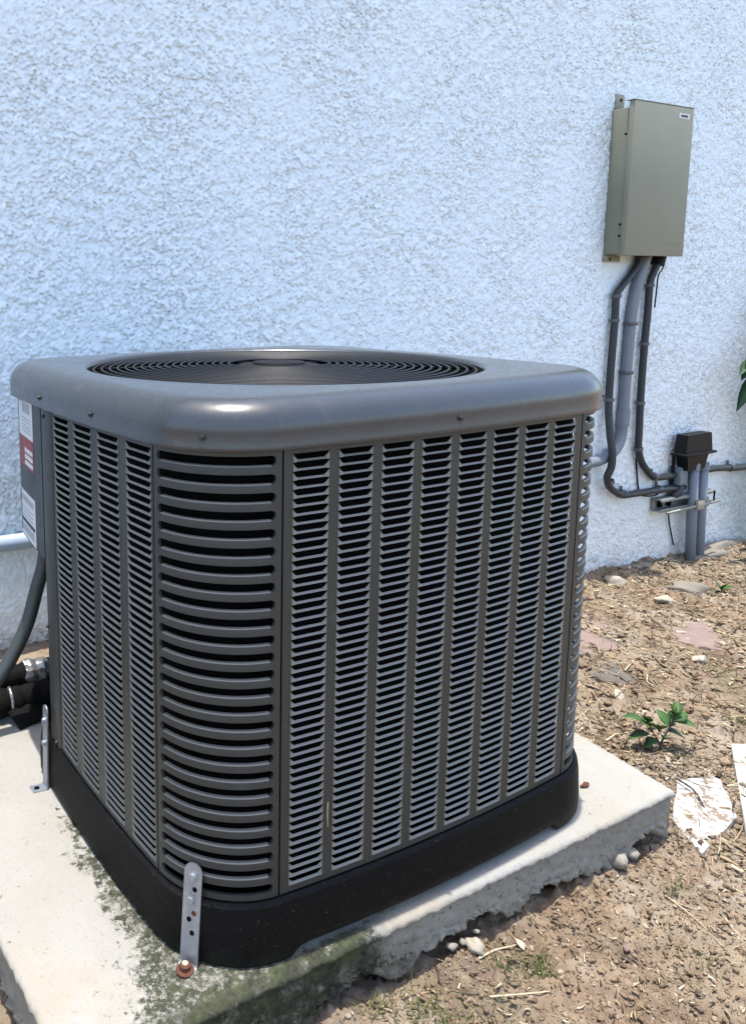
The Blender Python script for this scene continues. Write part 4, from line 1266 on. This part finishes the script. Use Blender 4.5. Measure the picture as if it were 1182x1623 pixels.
# dead leaves
for (x_, y_, a_, L_, lab) in [(.503, -.083, 1.2, .022, 'pinkish dead leaf on the soil below the bent twig'), (.635, -.165, 2.0, .020, 'dark dead leaf beside the small pink pebble'), (.775, -.255, .3, .018, 'curled pale dead leaf near the lower right corner')]:
    m = MB(); zz = gpt(x_, y_)+.004
    leaf_shape(m, (x_, y_, zz), (x_+L_*math.cos(a_), y_+L_*math.sin(a_), zz+.003), .011, (0, 0, 1), .3)
    tag(m.build('dead_leaf', M['darktwig'] if 'dark' in lab else M['deadleaf']), lab, 'leaf')

# ---------------------------------------------------------------- uncountable litter: pebbles, straw, grass
def inside_pad(x, y): return (x > -.26) & (x < .955+.115*y) & (y > -.036) & (y < 1.0)
def scatter(n, seed, near):
    g_ = np.random.default_rng(seed)
    if near:
        x = g_.uniform(.15, 1.35, n*3); y = g_.uniform(-.38, .35, n*3)
    else:
        x = g_.uniform(.95, 3.5, n*3); y = g_.uniform(-.2, 1.09, n*3)
    k = ~inside_pad(x, y)
    return x[k][:n], y[k][:n], g_
def pebbles(n, seed, near, r0, r1):
    x, y, g_ = scatter(n, seed, near); n = len(x)
    bm = bmesh.new(); bmesh.ops.create_icosphere(bm, subdivisions=1, radius=1.0)
    bv = np.array([v.co[:] for v in bm.verts]); bf = np.array([[v.index for v in f.verts] for f in bm.faces]); bm.free()
    r_ = r0*(r1/r0)**(g_.random(n)**2.2)
    jit = 1+g_.normal(0, .16, (n, len(bv), 1))
    sc = np.stack([g_.uniform(.8, 1.5, n), g_.uniform(.7, 1.1, n), g_.uniform(.4, .8, n)], 1)
    a_ = g_.uniform(0, 6.28, n); ca_, sa_ = np.cos(a_)[:, None], np.sin(a_)[:, None]
    p = bv[None]*jit*sc[:, None, :]*r_[:, None, None]
    q = np.stack([p[..., 0]*ca_-p[..., 1]*sa_, p[..., 0]*sa_+p[..., 1]*ca_, p[..., 2]], -1)
    zz = gh(x, y)+r_*.15
    q += np.stack([x, y, zz], 1)[:, None, :]
    tri = (bf[None]+(np.arange(n)*len(bv))[:, None, None]).reshape(-1, 3)
    pal = np.array([(.17, .118, .077), (.22, .16, .11), (.29, .225, .16), (.11, .073, .047), (.36, .315, .24), (.20, .14, .096), (.055, .04, .03)])
    wgt = np.array([.24, .24, .13, .18, .05, .12, .04]); wgt = wgt/wgt.sum()
    col = pal[g_.choice(len(pal), n, p=wgt)]*g_.uniform(.75, 1.2, (n, 1))
    return q.reshape(-1, 3), tri, np.repeat(col, len(bv), 0)
def tinted(name, parts, mat, label, nper=3):
    co = []; tri = []; col = []; b_ = 0
    for c, t_, k in parts:
        co.append(c); tri.append(t_+b_); col.append(k); b_ += len(c)
    co = np.concatenate(co); tri = np.concatenate(tri); col = np.concatenate(col)
    me = raw_mesh(name, co, tri, nper)
    at = me.color_attributes.new('tint', 'FLOAT_COLOR', 'POINT')
    at.data.foreach_set('color', np.concatenate([col, np.ones((len(col), 1))], 1).astype(np.float32).ravel())
    o = obj(name, me, mat, smooth=False)
    return tag(o, label, kind='stuff')
tinted('soil_crumbs', [pebbles(16000, 41, True, .0012, .0050), pebbles(9000, 42, False, .0026, .010)], M['pebble'], 'crumbs of soil and fine gravel strewn over the ground')

def blades(n, seed, near, L0, L1, w0, up, pal, clumps=None):
    if clumps is None: x, y, g_ = scatter(n, seed, near)
    else:
        g_ = np.random.default_rng(seed); xs, ys = [], []
        for cx_, cy_, k, s_ in clumps: xs.append(g_.normal(cx_, s_, k)); ys.append(g_.normal(cy_, s_, k))
        x, y = np.concatenate(xs), np.concatenate(ys); ok_ = ~inside_pad(x, y); x, y = x[ok_], y[ok_]
    n = len(x); a_ = g_.uniform(0, 6.28, n); L_ = g_.uniform(L0, L1, n); w_ = w0*g_.uniform(.6, 1.4, n)
    el = g_.uniform(*up, n); bend = g_.normal(0, .5, n)
    seg = 3; V = np.zeros((n, (seg+1)*3, 3)); z0 = gh(x, y)+.001
    px__, py__, pz__ = x.copy(), y.copy(), z0.copy(); an_ = a_.copy(); e_ = el.copy()
    for s_ in range(seg+1):
        k = (1-.8*s_/seg)
        sx, sy = -np.sin(an_)*w_*k, np.cos(an_)*w_*k
        V[:, s_*3] = np.stack([px__+sx, py__+sy, pz__], 1); V[:, s_*3+1] = np.stack([px__-sx, py__-sy, pz__], 1)
        V[:, s_*3+2] = np.stack([px__, py__, pz__+w_*k*1.1], 1)
        px__ = px__+np.cos(an_)*np.cos(e_)*L_/seg; py__ = py__+np.sin(an_)*np.cos(e_)*L_/seg; pz__ = pz__+np.sin(e_)*L_/seg
        pz__ = np.maximum(pz__, gh(px__, py__)+.001)
        an_ = an_+bend*.4; e_ = e_-.25*(el > .3)
    f = []
    for s_ in range(seg):
        b0, b1 = s_*3, s_*3+3
        f += [(b0, b0+1, b1+1, b1), (b0+1, b0+2, b1+2, b1+1), (b0+2, b0, b1, b1+2)]
    f = np.array(f)
    tri = (f[None]+(np.arange(n)*(seg+1)*3)[:, None, None]).reshape(-1, 4)
    pal = np.array(pal); col = pal[g_.integers(0, len(pal), n)]*g_.uniform(.7, 1.25, (n, 1))
    return V.reshape(-1, 3), tri, np.repeat(col, (seg+1)*3, 0)
dry = [(.30, .24, .15), (.23, .17, .10), (.15, .105, .065), (.38, .32, .22), (.08, .055, .036), (.055, .04, .028)]
tinted('dry_litter', [blades(1300, 51, True, .006, .03, .0006, (0, .12), dry), blades(5200, 52, False, .015, .085, .0013, (0, .2), dry), blades(1500, 53, True, .006, .014, .0022, (0, .35), dry), blades(2600, 54, False, .012, .03, .0045, (0, .35), dry)], M['litter'], 'bits of dry straw and dead grass scattered over the soil', 4)
grn = [(.07, .11, .026), (.05, .085, .022), (.10, .125, .04), (.13, .13, .05)]
cl = [(.455, -.089, 26, .010), (.492, -.112, 60, .014), (.247, -.046, 40, .014), (.30, -.078, 60, .020), (.33, -.10, 30, .02), (.815, -.117, 24, .008), (1.351, .304, 30, .03), (1.26, .03, 16, .012), (1.59, .167, 60, .022), (.275, -.12, 30, .02),
      (1.28, .13, 40, .03), (2.62, .80, 30, .05), (1.85, .36, 26, .04), (.70, -.22, 20, .02), (.86, -.24, 22, .02), (.36, -.15, 30, .03), (2.2, .5, 26, .05), (1.05, -.16, 16, .02)]
tinted('sparse_grass', [blades(0, 61, True, .010, .032, .0008, (.25, 1.2), grn, cl)], M['litter'], 'sparse tufts of short green grass growing in the soil', 4)
